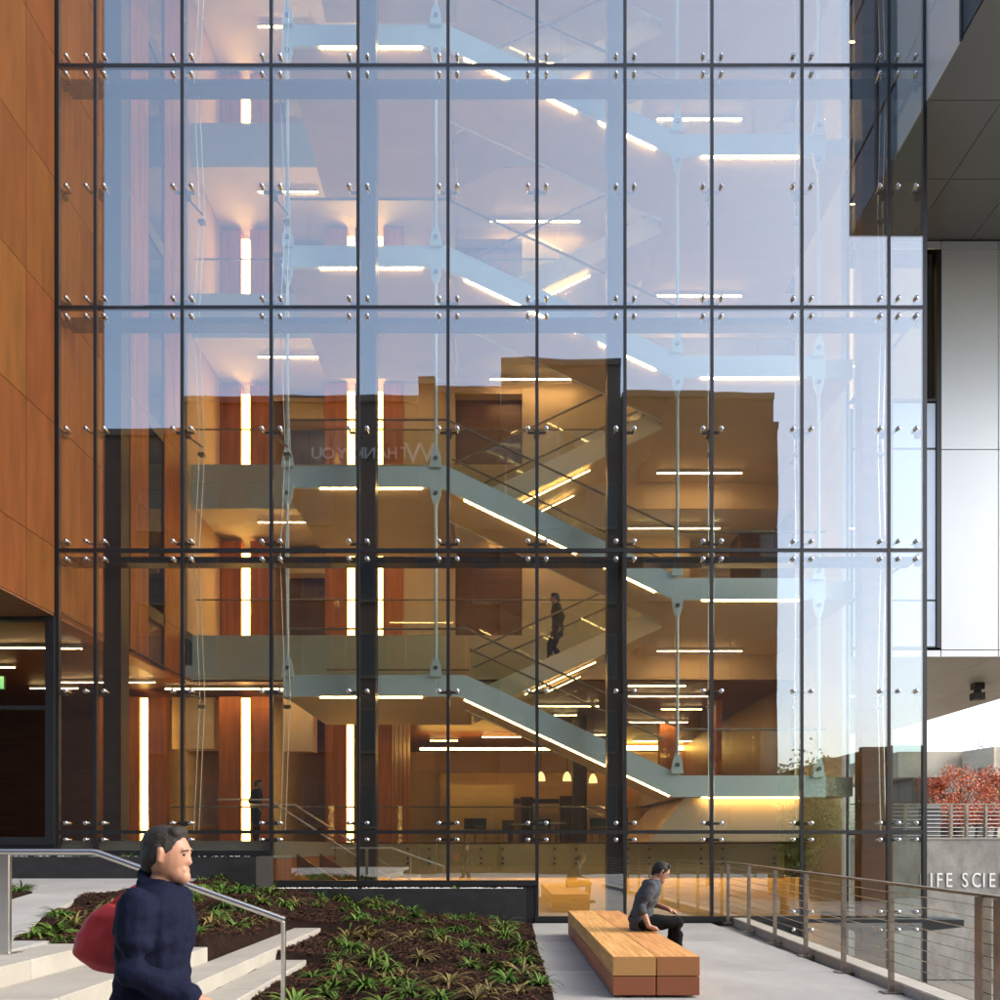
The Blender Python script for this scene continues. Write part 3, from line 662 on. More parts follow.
# overhanging upper volume
UX = 8.085; UF = 11.2
box('core', 'joint', mw, UX + .03, 18, UF + .04, 30, UZ + .05, 26)
for y0, y1 in ((UF, 12.45), (12.45, 13.35), (13.35, 14.36), (14.36, 16), (16, 17.7)):
    for z0, z1 in ((UZ, UZ + 1.55), (UZ + 1.55, UZ + 4.8), (UZ + 4.8, UZ + 9.5)):
        if y0 in (UF, 12.45):
            wn = B().box(UX + .02, UX + .035, y0 + .06, y1 - .06, z0 + .06, z1 - .06).build('window', 'window_teal', mw)
            for q in ((y0 + .008, y0 + .06), (y1 - .06, y1 - .008)): B().box(UX, UX + .04, q[0], q[1], z0 + .008, z1 - .008).build('frame', 'black_steel', wn)
        else: B().box(UX, UX + .03, y0 + .008, y1 - .008, z0 + .008, z1 - .008).build('metal_panel', 'metal_white', mw)
for x0, x1 in ((UX, 10.2), (10.2, 12.3), (12.3, 15), (15, 18)):
    B().box(x0 + .008, x1 - .008, UF, UF + .03, UZ + .008, 26).build('metal_panel', 'metal_white', mw)
SXJ = [UX + .03, 9.55, 11.0, 12.5, 15, 18]; SYJ = [UF + .03, 12.4, 14.4, 16.1, 17.72]
for x0, x1 in zip(SXJ[:-1], SXJ[1:]):
    for y0, y1 in zip(SYJ[:-1], SYJ[1:]): B().box(x0 + .007, x1 - .007, y0 + .007, y1 - .007, UZ + .012, UZ + .045).build('soffit_panel', 'metal_dark', mw)
c = P(977.5, 691.5, 20.6); cm = thing('floodlight', 'small black floodlight fixed under the wing soffit', 'lamp', (c.x, c.y, WZ))
box('mount', 'black_steel', cm, c.x - .14, c.x + .14, c.y - .1, c.y + .1, c.z + .05, WZ + .011); box('stem', 'black_steel', cm, c.x - .07, c.x + .07, c.y - .06, c.y + .06, c.z - .04, c.z + .05); box('head', 'black_steel', cm, c.x - .15, c.x + .15, c.y - .12, c.y + .12, c.z - .24, c.z - .04, bevel=.01)
# ------------------------------------------------------------------ terrace, sign wall and what stands behind it
def letter(ch_, x, y, z, h, m, parent, rz=0, depth=.03, sx=1.0):
    cu = bpy.data.curves.new('letter', 'FONT'); cu.body = ch_; cu.size = h / .70; cu.extrude = depth / 2
    t = bpy.data.objects.new('tmp', cu); COL.objects.link(t); dg = bpy.context.evaluated_depsgraph_get()
    me = bpy.data.meshes.new_from_object(t.evaluated_get(dg)); bpy.data.objects.remove(t); me.materials.clear(); me.materials.append(M[m])
    return inst('letter', me, Vector((x, y, z)), parent, (R(90), 0, rz), (sx, 1, 1))
SW = 24.0
wl = thing('sign_wall', 'grey board-marked concrete retaining wall with raised white letters', 'wall', (15, SW, -4.3))
xj = [8.25, 11.2, 16.2, 20.2, 24]
for a, b in zip(xj[:-1], xj[1:]): B().box(a + .006, b - .006, SW, SW + .4, -4.28, Z(839.5, SW)).build('concrete_panel', 'concrete', wl, bevel=.01)
box('coping', 'stone', wl, 8.25, 24, SW - .03, SW + .42, Z(839.5, SW) + .003, Z(837.5, SW))
for ch_, p in zip('LIFESCIENCES', (919, 929, 935.6, 945, 961.2, 970.8, 981.5, 988, 999, 1011, 1022, 1032)): letter(ch_, X(p, SW) , SW - .02, Z(887, SW), .46, 'letter_white', wl, sx=.70)
TZ = Z(839, SW)
tag(box('terrace', 'stone', None, 8.3, 60, SW + .42, 90, -4.27, TZ - .02), kind='structure')
tr = thing('terrace_railing', 'dark post and cable railing along the terrace edge above the white letters', 'railing', (15, SW + .6, TZ))
for p in (951, 966.5, 985.5, 1005, 1025, 880, 905): box('post', 'weathered_steel', tr, X(p, SW + .6) - .035, X(p, SW + .6) + .035, SW + .55, SW + .65, TZ - .02, TZ + 1.12)
box('top_rail', 'weathered_steel', tr, 9, 22, SW + .545, SW + .655, TZ + 1.122, TZ + 1.165)
for i in range(8): B().tube([(9, SW + .6, TZ + .12 + i * .13), (22, SW + .6, TZ + .12 + i * .13)], .010, 5).build('cable', 'stainless', tr)
c = P(934, 822, 26); ub = thing('utility_cabinet', 'dark grey louvred cabinet behind the terrace railing', 'cabinet', (c.x, 26, TZ))
box('body', 'metal_dark', ub, X(918, 26), X(940.5, 26), 26, 26.9, TZ - .02, Z(803.5, 26))
for i in range(8): box('louvre', 'black_steel', ub, X(919, 26), X(940, 26), 25.97, 26.0, TZ + .12 + i * .13, TZ + .17 + i * .13)
# far concrete building, oblique
cb = thing('concrete_building', 'large weathered concrete building beyond the red trees', 'building', (45, 60, 0))
def obl(name, m, pa, da, pb, db, y0a, z0, thick=6, par=cb):     # wall from (pa,da) to (pb,db) with its top at pixel row y0a above pa
    a = Vector((X(pa, da), da, 0)); b = Vector((X(pb, db), db, 0)); zt = Z(y0a, da); n = Vector((-(b - a).y, (b - a).x, 0)).normalized() * thick
    if n.y < 0: n = -n
    return B().prism([a + Vector((0, 0, z0)), b + Vector((0, 0, z0)), b + n + Vector((0, 0, z0)), a + n + Vector((0, 0, z0))], (0, 0, zt - z0)).build(name, m, par)
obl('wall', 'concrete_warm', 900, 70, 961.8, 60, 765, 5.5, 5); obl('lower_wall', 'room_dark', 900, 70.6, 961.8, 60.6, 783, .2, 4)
obl('beam', 'concrete_warm', 900, 69.4, 961.6, 59.4, 779.5, 4.2, .8)
obl('corner_wall', 'concrete_warm', 962, 59.6, 994, 56.7, 751.5, .2, 5); obl('corner_wall', 'concrete_warm', 994.1, 56.75, 1090, 56.75, 746.6, .2, 5); obl('parapet', 'stone', 947, 69, 1090, 62, 752.5, 6.0, 5)
for p, d in ((977, 58.0), ): 
    a = Vector((X(p, d), d - .1, 0)); box('downpipe', 'metal_dark', cb, a.x - .12, a.x + .12, a.y - .5, a.y - .2, .3, 6.0)
for p, d in ((978, 68), (983, 68)): B().tube([(X(p, d), d, 7.5), (X(p, d), d, 9.6)], .06, 6).box(X(p, d) - .3, X(p, d) + .3, d - .1, d + .1, 9.0, 9.1).build('roof_vent', 'metal_white', cb)
def tree(px, py, d, rx, rz, lab, leafm='leaf_red', n=1200, grp='red autumn trees', base=None, ls=.065):
    c = P(px, py, d); zb = TZ if base is None else base; o = thing('autumn_tree' if leafm == 'leaf_red' else 'leafy_tree', lab, 'tree', (c.x, d, zb), grp)
    t = B(); t.tube([(c.x, d, zb - .05), (c.x + .05, d, (zb + c.z) / 2), (c.x - .03, d, c.z + rz * .3)], [.09, .06, .03], 7)
    for i in range(7):
        a = i * 2.4; z0 = zb + (c.z - zb) * (.45 + .08 * i); t.tube([(c.x, d, z0), (c.x + math.cos(a) * rx * .6, d + math.sin(a) * rx * .6, z0 + rz * .7)], [.035, .012], 5)
    t.build('trunk', 'bark', o)
    f = B(); cl = [(random.uniform(-.75, .75), random.uniform(-.75, .75), random.uniform(-.7, .75)) for _ in range(16)]
    for i in range(n):
        q = random.choice(cl); v = Vector((q[0] * rx, q[1] * rx, q[2] * rz)) + Vector((random.gauss(0, .2) * rx, random.gauss(0, .2) * rx, random.gauss(0, .17) * rz)); p = c + v
        u = Vector((random.gauss(0, 1), random.gauss(0, 1), random.gauss(0, 1))).normalized() * ls * random.uniform(.6, 1.3); w_ = u.cross(Vector((random.gauss(0, 1), random.gauss(0, 1), random.gauss(0, 1)))).normalized() * ls * .6
        f.add([p - u, p + w_, p + u, p - w_], [(0, 1, 2, 3)])
    f.build('crown', leafm, o)
    return o
for i, (px, py, d, rx, rz, lab) in enumerate(((961, 789, 33, 1.15, 1.15, 'red-leaved tree with the tallest pointed crown behind the terrace railing'), (984, 786, 35, 1.3, 1.0, 'broad rounded red-leaved tree in front of the concrete corner'),
        (934, 789, 37, .65, .6, 'small red-leaved tree beside the dark louvred cabinet'), (1004, 792, 34, 1.1, 1.0, 'red-leaved tree cut by the edge beside the rounded one'))): tree(px, py, d, rx, rz, lab)
for i, (px, d) in enumerate(((948, 29), (957, 30), (966, 29), (976, 30), (986, 29), (995, 30), (1004, 29))):
    b_ = tree(px, 815, d, .75, .55, 'low red and tan shrub growing directly behind the terrace railing', n=600, grp='red shrubs on the terrace', ls=.05); b_.name = 'red_shrub'; b_['category'] = 'shrub'
# entrance canopy at the lower level
ca = thing('lower_canopy', 'thin dark steel canopy sticking out at the lower level beside the glass corner', 'canopy', (8.5, 15, -1.5))
B().poly_y([(X(850, 15.2), Z(917, 15.2)), (X(958, 15.2), Z(919, 15.2)), (X(958, 15.2), Z(926, 15.2)), (X(925, 15.2), Z(929.5, 15.2)), (X(850, 15.2), Z(929.5, 15.2))], 15.0, 16.6).build('canopy_beam', 'black_steel', ca)
box('glass_top', 'guard_glass', ca, X(850, 15.2), X(968, 15.2), 14.9, 16.8, Z(916, 15.2), Z(915, 15.2))

# ------------------------------------------------------------------ planters
def planter(name, lab, x0, x1, y0, y1, zt, zb, cuts):
    o = thing(name, lab, 'planter', ((x0 + x1) / 2, y0, zb)); xs_ = [x0] + cuts + [x1]
    for a, b in zip(xs_[:-1], xs_[1:]): B().box(a + .002, b - .002, y0, y0 + .012, zb, zt).build('front_plate', 'planter_steel', o)
    box('end_plate', 'planter_steel', o, x1 - .012, x1, y0 + .014, y1, zb, zt); box('rim', 'planter_steel', o, x0, x1 - .014, y0 + .013, y0 + .05, zt - .05, zt - .002)
    box('soil', 'mulch', o, x0, x1 - .014, y0 + .05, y1, zb, zt - .05)
    p = B()
    for i in range(int((x1 - x0) * 130)):
        x, y = random.uniform(x0, x1 - .05), random.uniform(y0 + .07, y1 - .02); r = random.uniform(.018, .035); p.ball((x, y, zt - .04 + r * .5), (r, r * random.uniform(.7, 1), r * .7), 6, 4)
    p.build('white_pebbles', 'pebble', o, kind='stuff')
planter('steel_planter', 'long black steel planter topped with white pebbles below the entrance glazing', -14, X(256, 13.3), 13.3, 14.3, Z(856.5, 13.3), -1.3, [-11.5, -9, -6.6])
planter('low_steel_planter', 'lower black steel planter topped with pebbles behind the mulch bed', X(256, 13.3) + .01, X(526, 13.78), 13.78, 14.32, Z(888.5, 13.78), -1.55, [-2.2])

# ------------------------------------------------------------------ ferns
def fern_mesh(n, ln, droop, m):
    b = B()
    for i in range(n):
        a = random.uniform(0, 6.28); l = ln * random.uniform(.55, 1.15); wd = random.uniform(.007, .017); e0 = random.uniform(.25, 1.25); dr = droop * random.uniform(.7, 1.4); p = Vector((math.cos(a) * .02, math.sin(a) * .02, 0)); el = e0; pts = [p.copy()]
        for k in range(5):
            p = p + Vector((math.cos(a) * math.cos(el), math.sin(a) * math.cos(el), math.sin(el))) * l / 5; el -= dr / 5; a += random.uniform(-.12, .12); pts.append(p.copy())
        s = Vector((-math.sin(a), math.cos(a), 0)); vs = []
        for k, q in enumerate(pts):
            ww = wd * (.6, 1, 1.1, .95, .6, .05)[k]; vs += [q - s * ww + Vector((0, 0, ww * .4)), q, q + s * ww + Vector((0, 0, ww * .4))]
        fs_ = []
        for k in range(5): fs_ += [(3 * k, 3 * k + 1, 3 * k + 4, 3 * k + 3), (3 * k + 1, 3 * k + 2, 3 * k + 5, 3 * k + 4)]
        b.add(vs, fs_, True)
    return b.mesh('fern_leaves', m)
FG = [fern_mesh(random.randint(34, 60), random.uniform(.26, .44), random.uniform(1.3, 2.2), 'leaf') for _ in range(12)]
FDm = [fern_mesh(random.randint(20, 30), random.uniform(.28, .40), random.uniform(1.3, 1.9), 'leaf_dry') for _ in range(4)]
spots = []
def put(x, y, s, dry=False):
    z = zmulch(x, y) - .01; o = inst('fern', random.choice(FDm if dry else FG), (x, y, z), None, (random.uniform(-.15, .15), random.uniform(-.15, .15), random.uniform(0, 6.28)), (s, s, s))
    w_ = 'under the low steel planter' if y > 11.9 else 'along the walkway edge of the mulch bed' if x > -.75 else 'beside the upper path and stone steps' if x < -2.6 else 'in the middle of the mulch bed'; k_ = 'drooping brownish fern clump' if dry else 'fresh green fern clump'; tag(o, k_ + ' growing ' + w_, 'fern', k_ + 's ' + w_); spots.append((x, y))
def px_put(px, py, s, dry=False):               # find where the view ray meets the bed
    d = 6.0
    while d < 13.6:
        if Z(py, d) < zbed(X(px, d), d): break
        d += .05
    if inside(X(px, d), d) and not (-3.3 < X(px, d) < -2.5 and d < 11.3 or X(px, d) < -2.1 and X(px, d) > -3.3 and d < 9): put(X(px, d), d, s, dry)
for px, py, s, dry in ((205, 892, 1, 0), (185, 905, .8, 0), (222, 890, .9, 0), (248, 889, 1, 0), (268, 893, .9, 0), (290, 890, .9, 0), (262, 905, .8, 0), (285, 905, .8, 0), (312, 893, .8, 0), (342, 897, .9, 0), (372, 900, .8, 0), (345, 912, .7, 0),
        (412, 912, .8, 0), (455, 920, .9, 0), (480, 935, .9, 0), (505, 938, 1, 0), (522, 948, .9, 0), (430, 925, .7, 0), (300, 940, 1, 0), (318, 955, 1, 0), (350, 950, .9, 0), (375, 965, .9, 0), (340, 975, .9, 0), (305, 970, .9, 0), (395, 985, .8, 0), (420, 960, .7, 1), (445, 945, .8, 1), (500, 970, .8, 0), (525, 965, .8, 0), (490, 990, .7, 1), (450, 985, .7, 1), (470, 968, .8, 0), (400, 940, .8, 1), (210, 925, .9, 1), (232, 935, .9, 1), (195, 935, .7, 0), (225, 950, .6, 0), (250, 925, .7, 1),
        (275, 925, .6, 1), (35, 938, .9, 0), (55, 932, .9, 0), (75, 928, .9, 1), (95, 915, .9, 1), (110, 905, .7, 1), (60, 941, .6, 0), (365, 935, .8, 1), (330, 930, .8, 0), (410, 995, .8, 0), (365, 990, .8, 0), (440, 1000, .8, 0), (540, 985, .7, 0), (465, 950, .8, 0), (385, 920, .7, 0), (245, 912, .7, 0), (225, 908, .8, 0)): px_put(px, py, s * random.uniform(.9, 1.25), bool(dry))
for _ in range(200):
    x, y = random.uniform(-5.4, .25), random.uniform(6.0, 13.4)
    if inside(x, y) and not (-4.3 < x < -2.1 and y < 9 or -3.3 < x < -2.5 and y < 11.3) and all((x - a) ** 2 + (y - b) ** 2 > .075 for a, b in spots): put(x, y, random.uniform(.5, 1.05), random.random() < .25)
for px, py, d, s in ((230, 857, 13.6, .55), (45, 857, 13.5, .5), (128, 856, 13.7, .7), (342, 889, 14, .5), (372, 889, 14, .45), (400, 889, 14, .5), (455, 889, 14, .55), (312, 889, 14, .5)):
    p = P(px, py, d); o = inst('fern', random.choice(FG), (p.x, d, p.z - .05), None, None, (s, s, s)); tag(o, 'small green tuft growing among white pebbles in a steel planter', 'fern', 'tufts in the steel planters')
# small triangular bed at the left of the path
tb = tag(B().poly_z([(X(-30, 9), 9.2), (X(45, 11.2), 10.9), (X(20, 12), 12.0), (X(-40, 12), 12.0)], -1.0, zpath(10.6) + .035).build('mulch_patch', 'mulch', None), kind='structure')
for px, d in ((8, 11.3), (15, 10.9), (22, 11.2), (-8, 10.5), (29, 11.5)): tag(inst('fern', random.choice(FG), (X(px, d), d, zpath(10.6) + .03), None, None, (.7, .7, .7)), 'green fern clump in the small triangular bed beside the path', 'fern', 'ferns in the triangular bed')

# ------------------------------------------------------------------ stair handrail (left)
HD = 6.25
hr = thing('stair_handrail', 'brushed stainless handrail with flat posts beside the stone steps', 'handrail', (X(10, HD), HD, -.9))
B().tube([P(-120, 852, HD), P(93, 852, HD), P(98, 853, HD), P(283, 919.5, HD), P(284.5, 920.2, HD)], .027, 10).build('top_rail', 'stainless', hr)
for p0, p1, yt, zb in ((.5, 10.5, 855, -.90), (281.5, 285.3, 922, GZ), (163.6, 167.2, 880, -1.05)):
    q = box('post', 'stainless', hr, X(p0, HD), X(p1, HD), HD - .02, HD + .02, zb, Z(yt, HD) + .005, bevel=.003)
    box('base_plate', 'stainless', q, X(p0, HD) - .05, X(p1, HD) + .06, HD - .07, HD + .07, zb, zb + .012)
# ------------------------------------------------------------------ cable railing (right)
cr = thing('cable_railing', 'stainless cable railing with slim flat posts along the edge of the walkway', 'railing', (3.95, 10, GZ))
def xr(d): return 3.74 + (d - 5.87) * .058
def zr_(d): return -.385 + (d - 5.87) * .009
PD = [14.2, 12.73, 11.26, 9.91, 8.64, 7.44]
for d in PD:
    q = box('post', 'weathered_steel', cr, xr(d) - .028, xr(d) + .028, d - .012, d + .012, GZ, zr_(d) - .012, bevel=.002); box('base_plate', 'weathered_steel', q, xr(d) - .09, xr(d) + .09, d - .07, d + .07, GZ, GZ + .014)
for d in (5.87, 5.62):
    q = B().box(xr(d) - .06, xr(d) + .06, d - .01, d + .01, GZ, zr_(d) - .012).box(xr(d) - .06, xr(d) - .048, d - .08, d - .011, GZ, zr_(d) - .012).build('end_post', 'weathered_steel', cr)
    box('base_plate', 'weathered_steel', q, xr(d) - .1, xr(d) + .1, d - .12, d + .1, GZ, GZ + .014)
B().bar((xr(14.3), 14.3, zr_(14.3)), (xr(3), 3, zr_(3)), .06, .024).build('top_rail', 'weathered_steel', cr)
for i in range(10):
    t = (i + .7) / 10.6; B().tube([(xr(d), d, GZ + .06 + (zr_(d) - GZ - .06) * t) for d in (14.3, 9, 3)], .0045, 5).build('cable', 'stainless', cr)
kb = thing('kerb', 'pale concrete kerb stones beneath the cable railing', 'kerb', (4.1, 9, GZ))
for i in range(9):
    a, b = 1.2 + i * 1.45, 1.2 + (i + 1) * 1.45
    B().prism([(xr(a) + .10, a + .004, GZ - .055), (xr(a) + .36, a + .004, GZ - .055), (xr(b) + .36, b - .004, GZ - .055), (xr(b) + .10, b - .004, GZ - .055)], (0, 0, .155)).build('kerb_stone', 'stone', kb, bevel=.008)
# ------------------------------------------------------------------ timber bench
bx0, bx1, bn, bf = 1.035, 1.87, 7.2, 12.3
bc = thing('timber_bench', 'long bench stacked from four heavy timber beams, paler beams on top', 'bench', (1.45, 9.7, GZ))
hw = (bx1 - bx0) / 2
def beam(name, m, x0, x1, y0, y1, z0, z1, off):
    c = Vector(((x0 + x1) / 2 + off[0], y0, (z0 + z1) / 2 + off[1]))
    o = B().box(x0 - c.x, x1 - c.x, 0, y1 - y0, z0 - c.z, z1 - c.z).build(name, m, None, bevel=.007, segs=2); o.data.materials.append(M[m + '_end'])
    for p in o.data.polygons:
        if abs(p.normal.y) > .95: p.material_index = 1
    o.location = c - WL[bc.name]; o.parent = bc
def end_grain(m, c1, c2):
    mat(m + '_end', c1, .6, var=.12, scale=(9, 9, 9)); t = M[m + '_end'].node_tree; n = t.nodes; L = t.links
    tc = n.new('ShaderNodeTexCoord'); wv = n.new('ShaderNodeTexWave'); wv.wave_type = 'RINGS'; wv.rings_direction = 'Y'; wv.inputs['Scale'].default_value = 26; wv.inputs['Distortion'].default_value = 3.5; wv.inputs['Detail'].default_value = 3; wv.inputs['Detail Scale'].default_value = .6
    L.new(tc.outputs['Object'], wv.inputs['Vector']); mx_ = n.new('ShaderNodeMix'); mx_.data_type = 'RGBA'; mx_.inputs[6].default_value = (*c1, 1); mx_.inputs[7].default_value = (*c2, 1); L.new(wv.outputs['Fac'], mx_.inputs[0]); L.new(mx_.outputs[2], n['Principled BSDF'].inputs['Base Color'])
end_grain('timber', (.36, .18, .055), (.46, .25, .085)); end_grain('timber_mid', (.27, .105, .034), (.34, .145, .05)); end_grain('timber_red', (.20, .06, .024), (.27, .088, .036))
for i, (x0, x1) in enumerate(((bx0, bx0 + hw - .006), (bx0 + hw + .006, bx1))):
    beam('lower_beam', 'timber_red', x0, x1, bn, bf, GZ + .025, GZ + .205, ((.08, -.16), (-.12, .14))[i])
    beam('upper_beam', ('timber', 'timber_mid')[i], x0 - .001, x1 + .001, bn - .004, bf, GZ + .213, GZ + .40, ((-.05, -.15), (.10, -.17))[i])
for y in (7.6, 9.7, 11.9): box('foot', 'black_steel', bc, bx0 + .06, bx1 - .06, y - .06, y + .06, GZ, GZ + .024)
for y in (7.6, 9.7, 11.9): box('spacer', 'black_steel', bc, bx0 + .08, bx1 - .08, y - .05, y + .05, GZ + .206, GZ + .212)
# ------------------------------------------------------------------ people
def loft(b, rings, n=14):                       # rings: (centre, half depth (x), half width (y)) stacked; ends closed
    vs = []; fs_ = []
    for c, a, w_ in rings:
        for k in range(n):
            t = 2 * math.pi * k / n; ct, s_ = math.cos(t), math.sin(t); e = .8
            vs.append(Vector(c) + Vector((a * math.copysign(abs(ct) ** e, ct), w_ * math.copysign(abs(s_) ** e, s_), 0)))
    for i in range(len(rings) - 1):
        for k in range(n): fs_.append((i * n + k, i * n + (k + 1) % n, (i + 1) * n + (k + 1) % n, (i + 1) * n + k))
    fs_ += [tuple(range(n - 1, -1, -1)), tuple(range((len(rings) - 1) * n, len(rings) * n))]
    b.add(vs, fs_, True)
def limb(b, pts, rs):
    pts = [Vector(p) for p in pts]
    b.tube(pts, rs, 12)
    for p, r in zip(pts, rs): b.ball(p, r, 12, 8)
def remesh(b, name, m, vox, parent, loc, rz, sc_=1, it=4, fold=0.0):
    me = b.mesh(name, m); o = bpy.data.objects.new('tmp', me); COL.objects.link(o)
    md = o.modifiers.new('r', 'REMESH'); md.mode = 'VOXEL'; md.voxel_size = vox; md.use_smooth_shade = True
    s_ = o.modifiers.new('s', 'SMOOTH'); s_.iterations = it; s_.factor = .5
    dg = bpy.context.evaluated_depsgraph_get(); nm = bpy.data.meshes.new_from_object(o.evaluated_get(dg)); bpy.data.objects.remove(o); nm.name = name
    if fold:
        cs = [v.co.copy() for v in nm.vertices]; ns = [v.vector.copy() for v in nm.vertex_normals]; out = []
        for c, n_ in zip(cs, ns): out += list(c + n_ * (fold * (mn.noise(Vector((c.x * 5, c.y * 5, c.z * 13))) + .5 * mn.noise(Vector((c.x * 17 + 4, c.y * 17, c.z * 24))))))
        nm.vertices.foreach_set('co', out); nm.update()
    nm.materials.clear(); nm.materials.append(M[m]); nm.transform(Matrix.Diagonal((sc_, sc_, sc_, 1)))
    for p in nm.polygons: p.use_smooth = True
    q = bpy.data.objects.new(name, nm); COL.objects.link(q)
    if parent is not None: q.parent = parent
    else: q.location = loc; q.rotation_euler = (0, 0, rz)
    return q
def hand(b, w_, d, side, curl=.5):
    d = Vector(d).normalized(); lat = Vector((0, 1, 0)) if abs(d.y) < .8 else Vector((1, 0, 0)); lat = (lat - d * lat.dot(d)).normalized(); nrm = d.cross(lat).normalized()
    if nrm.z > 0 and abs(d.z) < .7: nrm = -nrm
    p = Vector(w_); limb(b, [p, p + d * .045, p + d * .085], [.026, .031, .030])
    for k, (o, l) in enumerate(((-.028, .058), (-.009, .072), (.010, .068), (.027, .052))):
        a = p + d * .09 + lat * o; m1 = a + (d + nrm * curl * .4).normalized() * l * .55; e = m1 + (d + nrm * curl).normalized() * l * .5; limb(b, [a, m1, e], [.0105, .0095, .008])
    a = p + d * .03 + lat * (-.03 * side); limb(b, [a, a + (d * .8 - lat * .6 * side + nrm * .3).normalized() * .045, a + (d - lat * .3 * side + nrm * .5).normalized() * .08], [.013, .011, .009])
def person(lab, loc, rz, J, up, low, scale=1, vox=.011, up_open=.0, sleeve=1.0, hairm='hair', coat_len=.0, bulk=0.0):
    hp, ch1, nk, hd = Vector(J['pelvis']), Vector(J['chest']), Vector(J['neck']), Vector(J['head'])
    def torso(b, g, lo=0.0):
        mid = hp.lerp(ch1, .5)
        loft(b, [(hp - Vector((0, 0, .10 + lo)), .10 + g, .135 + g), (hp, .125 + g, .165 + g), (mid, .11 + g, .14 + g), (ch1, .125 + g, .175 + g), (ch1.lerp(nk, .5), .105 + g, .17 + g), (ch1.lerp(nk, .82), .075 + g, .11 + g), (nk, .056 + g * .4, .06 + g * .4)])
    def arms(b, g, part=1.0):
        for s_ in ('l', 'r'):
            a, e, w_ = Vector(J['sh_' + s_]), Vector(J['el_' + s_]), Vector(J['wr_' + s_])
            end = e.lerp(w_, (part - .5) * 2) if part > .5 else a.lerp(e, part * 2)
            if part > .5: limb(b, [a, a.lerp(e, .5), e, e.lerp(end, .5), end], [.062 + g, .052 + g, .042 + g, .039 + g, .031 + g])
            else: limb(b, [a, end], [.062 + g, .045 + g])
    def legs(b, g):
        for s_ in ('l', 'r'):
            h, k, a = Vector(J['hip_' + s_]), Vector(J['kn_' + s_]), Vector(J['an_' + s_])
            limb(b, [h, h.lerp(k, .5), k, k.lerp(a, .35), a], [.098 + g, .082 + g, .062 + g, .058 + g, .042 + g])
    b = B(); torso(b, 0); arms(b, 0); legs(b, 0)
    limb(b, [nk - Vector((0, 0, .06)), nk, hd - Vector((0, 0, .06))], [.06, .055, .055])
    f = Vector(J.get('face', (1, 0, 0))).normalized(); lt = Vector((0, 0, 1)).cross(f).normalized(); upv = f.cross(lt)
    def hp_(x, y, z): return hd + f * x + lt * y + upv * z
    hb = B(); hb.ball((0, 0, 0), (.098, .076, .118), 16, 12)
    b.add([hp_(*v) for v in hb.v], hb.f, True)
    limb(b, [hp_(.045, 0, -.075), hp_(.075, 0, -.095)], [.05, .034])                       # jaw and chin
    limb(b, [hp_(.088, 0, .015), hp_(.098, 0, -.028)], [.010, .014]); limb(b, [hp_(.088, -.02, -.062), hp_(.088, .02, -.062)], [.010, .010])   # nose, lips
    limb(b, [hp_(.083, -.034, .028), hp_(.083, .034, .028)], [.012, .012])
    for s_ in (-1, 1): limb(b, [hp_(-.005, s_ * .078, .022), hp_(-.005, s_ * .08, -.025)], [.016, .011])
    for s_, sg in (('l', 1), ('r', -1)):
        w_ = Vector(J['wr_' + s_]); hand(b, w_, Vector(J.get('hd_' + s_, w_ - Vector(J['el_' + s_]))), sg, J.get('curl', .5))
    body = remesh(b, 'person', 'skin', vox, None, loc, rz, scale, 3); tag(body, lab, 'person')
    g = B()
    for s_ in (-1, 1): g.ball(hp_(.0815, s_ * .031, .008), .0095, 8, 6); limb(g, [hp_(.094, s_ * .018, .027), hp_(.086, s_ * .05, .026)], [.0045, .003])
    e = bpy.data.objects.new('eyes', g.mesh('eyes', 'eye')); e.data.transform(Matrix.Diagonal((scale,) * 3 + (1,))); COL.objects.link(e); e.parent = body
    g = B(); torso(g, .022 + bulk, coat_len); arms(g, .016 + bulk * .6, sleeve)
    if bulk: limb(g, [nk + Vector((-.055, -.05, .0)), nk + Vector((-.075, 0, .03)), nk + Vector((-.055, .05, .0))], [.028, .03, .028]); limb(g, [nk + Vector((.03, -.05, -.01)), nk + Vector((-.055, -.05, .0))], [.024, .028]); limb(g, [nk + Vector((.03, .05, -.01)), nk + Vector((-.055, .05, .0))], [.024, .028])
    remesh(g, 'jacket' if sleeve > .9 else 'top', up, vox * 1.1, body, None, 0, scale, 2, .013 if bulk else .011)
    g = B(); legs(g, .014); loft(g, [(hp - Vector((0, 0, .09)), .115, .15), (hp + Vector((0, 0, .05)), .135, .17)]); remesh(g, 'trousers', low, vox * 1.1, body, None, 0, scale, 3, .010)
    g = B(); hb = B(); hb.ball((0, 0, 0), (.104, .087, .112), 16, 12); g.add([hp_(v[0] - .022, v[1], v[2] + .026) for v in hb.v], hb.f, True)
    limb(g, [hp_(-.062, 0, -.02), hp_(-.066, 0, -.055)], [.062, .048]); [limb(g, [hp_(-.02, s_ * .072, .03), hp_(-.03, s_ * .074, -.015)], [.022, .016]) for s_ in (-1, 1)]; limb(g, [hp_(.035, -.03, .105), hp_(.035, .03, .105)], [.03, .03])
    remesh(g, 'hair', hairm, vox * .8, body, None, 0, scale, 2, .009)
    for s_ in ('l', 'r'):
        a = Vector(J['an_' + s_]); t = Vector(J.get('toe_' + s_, (1, 0, 0))).normalized(); g = B(); limb(g, [a + Vector((0, 0, .01)), a - Vector((0, 0, .04)) - t * .02, a + t * .10 - Vector((0, 0, .055)), a + t * .17 - Vector((0, 0, .06))], [.05, .045, .042, .034]); remesh(g, 'shoe', 'shoe', vox * 1.1, body, None, 0, scale, 2)
    return body
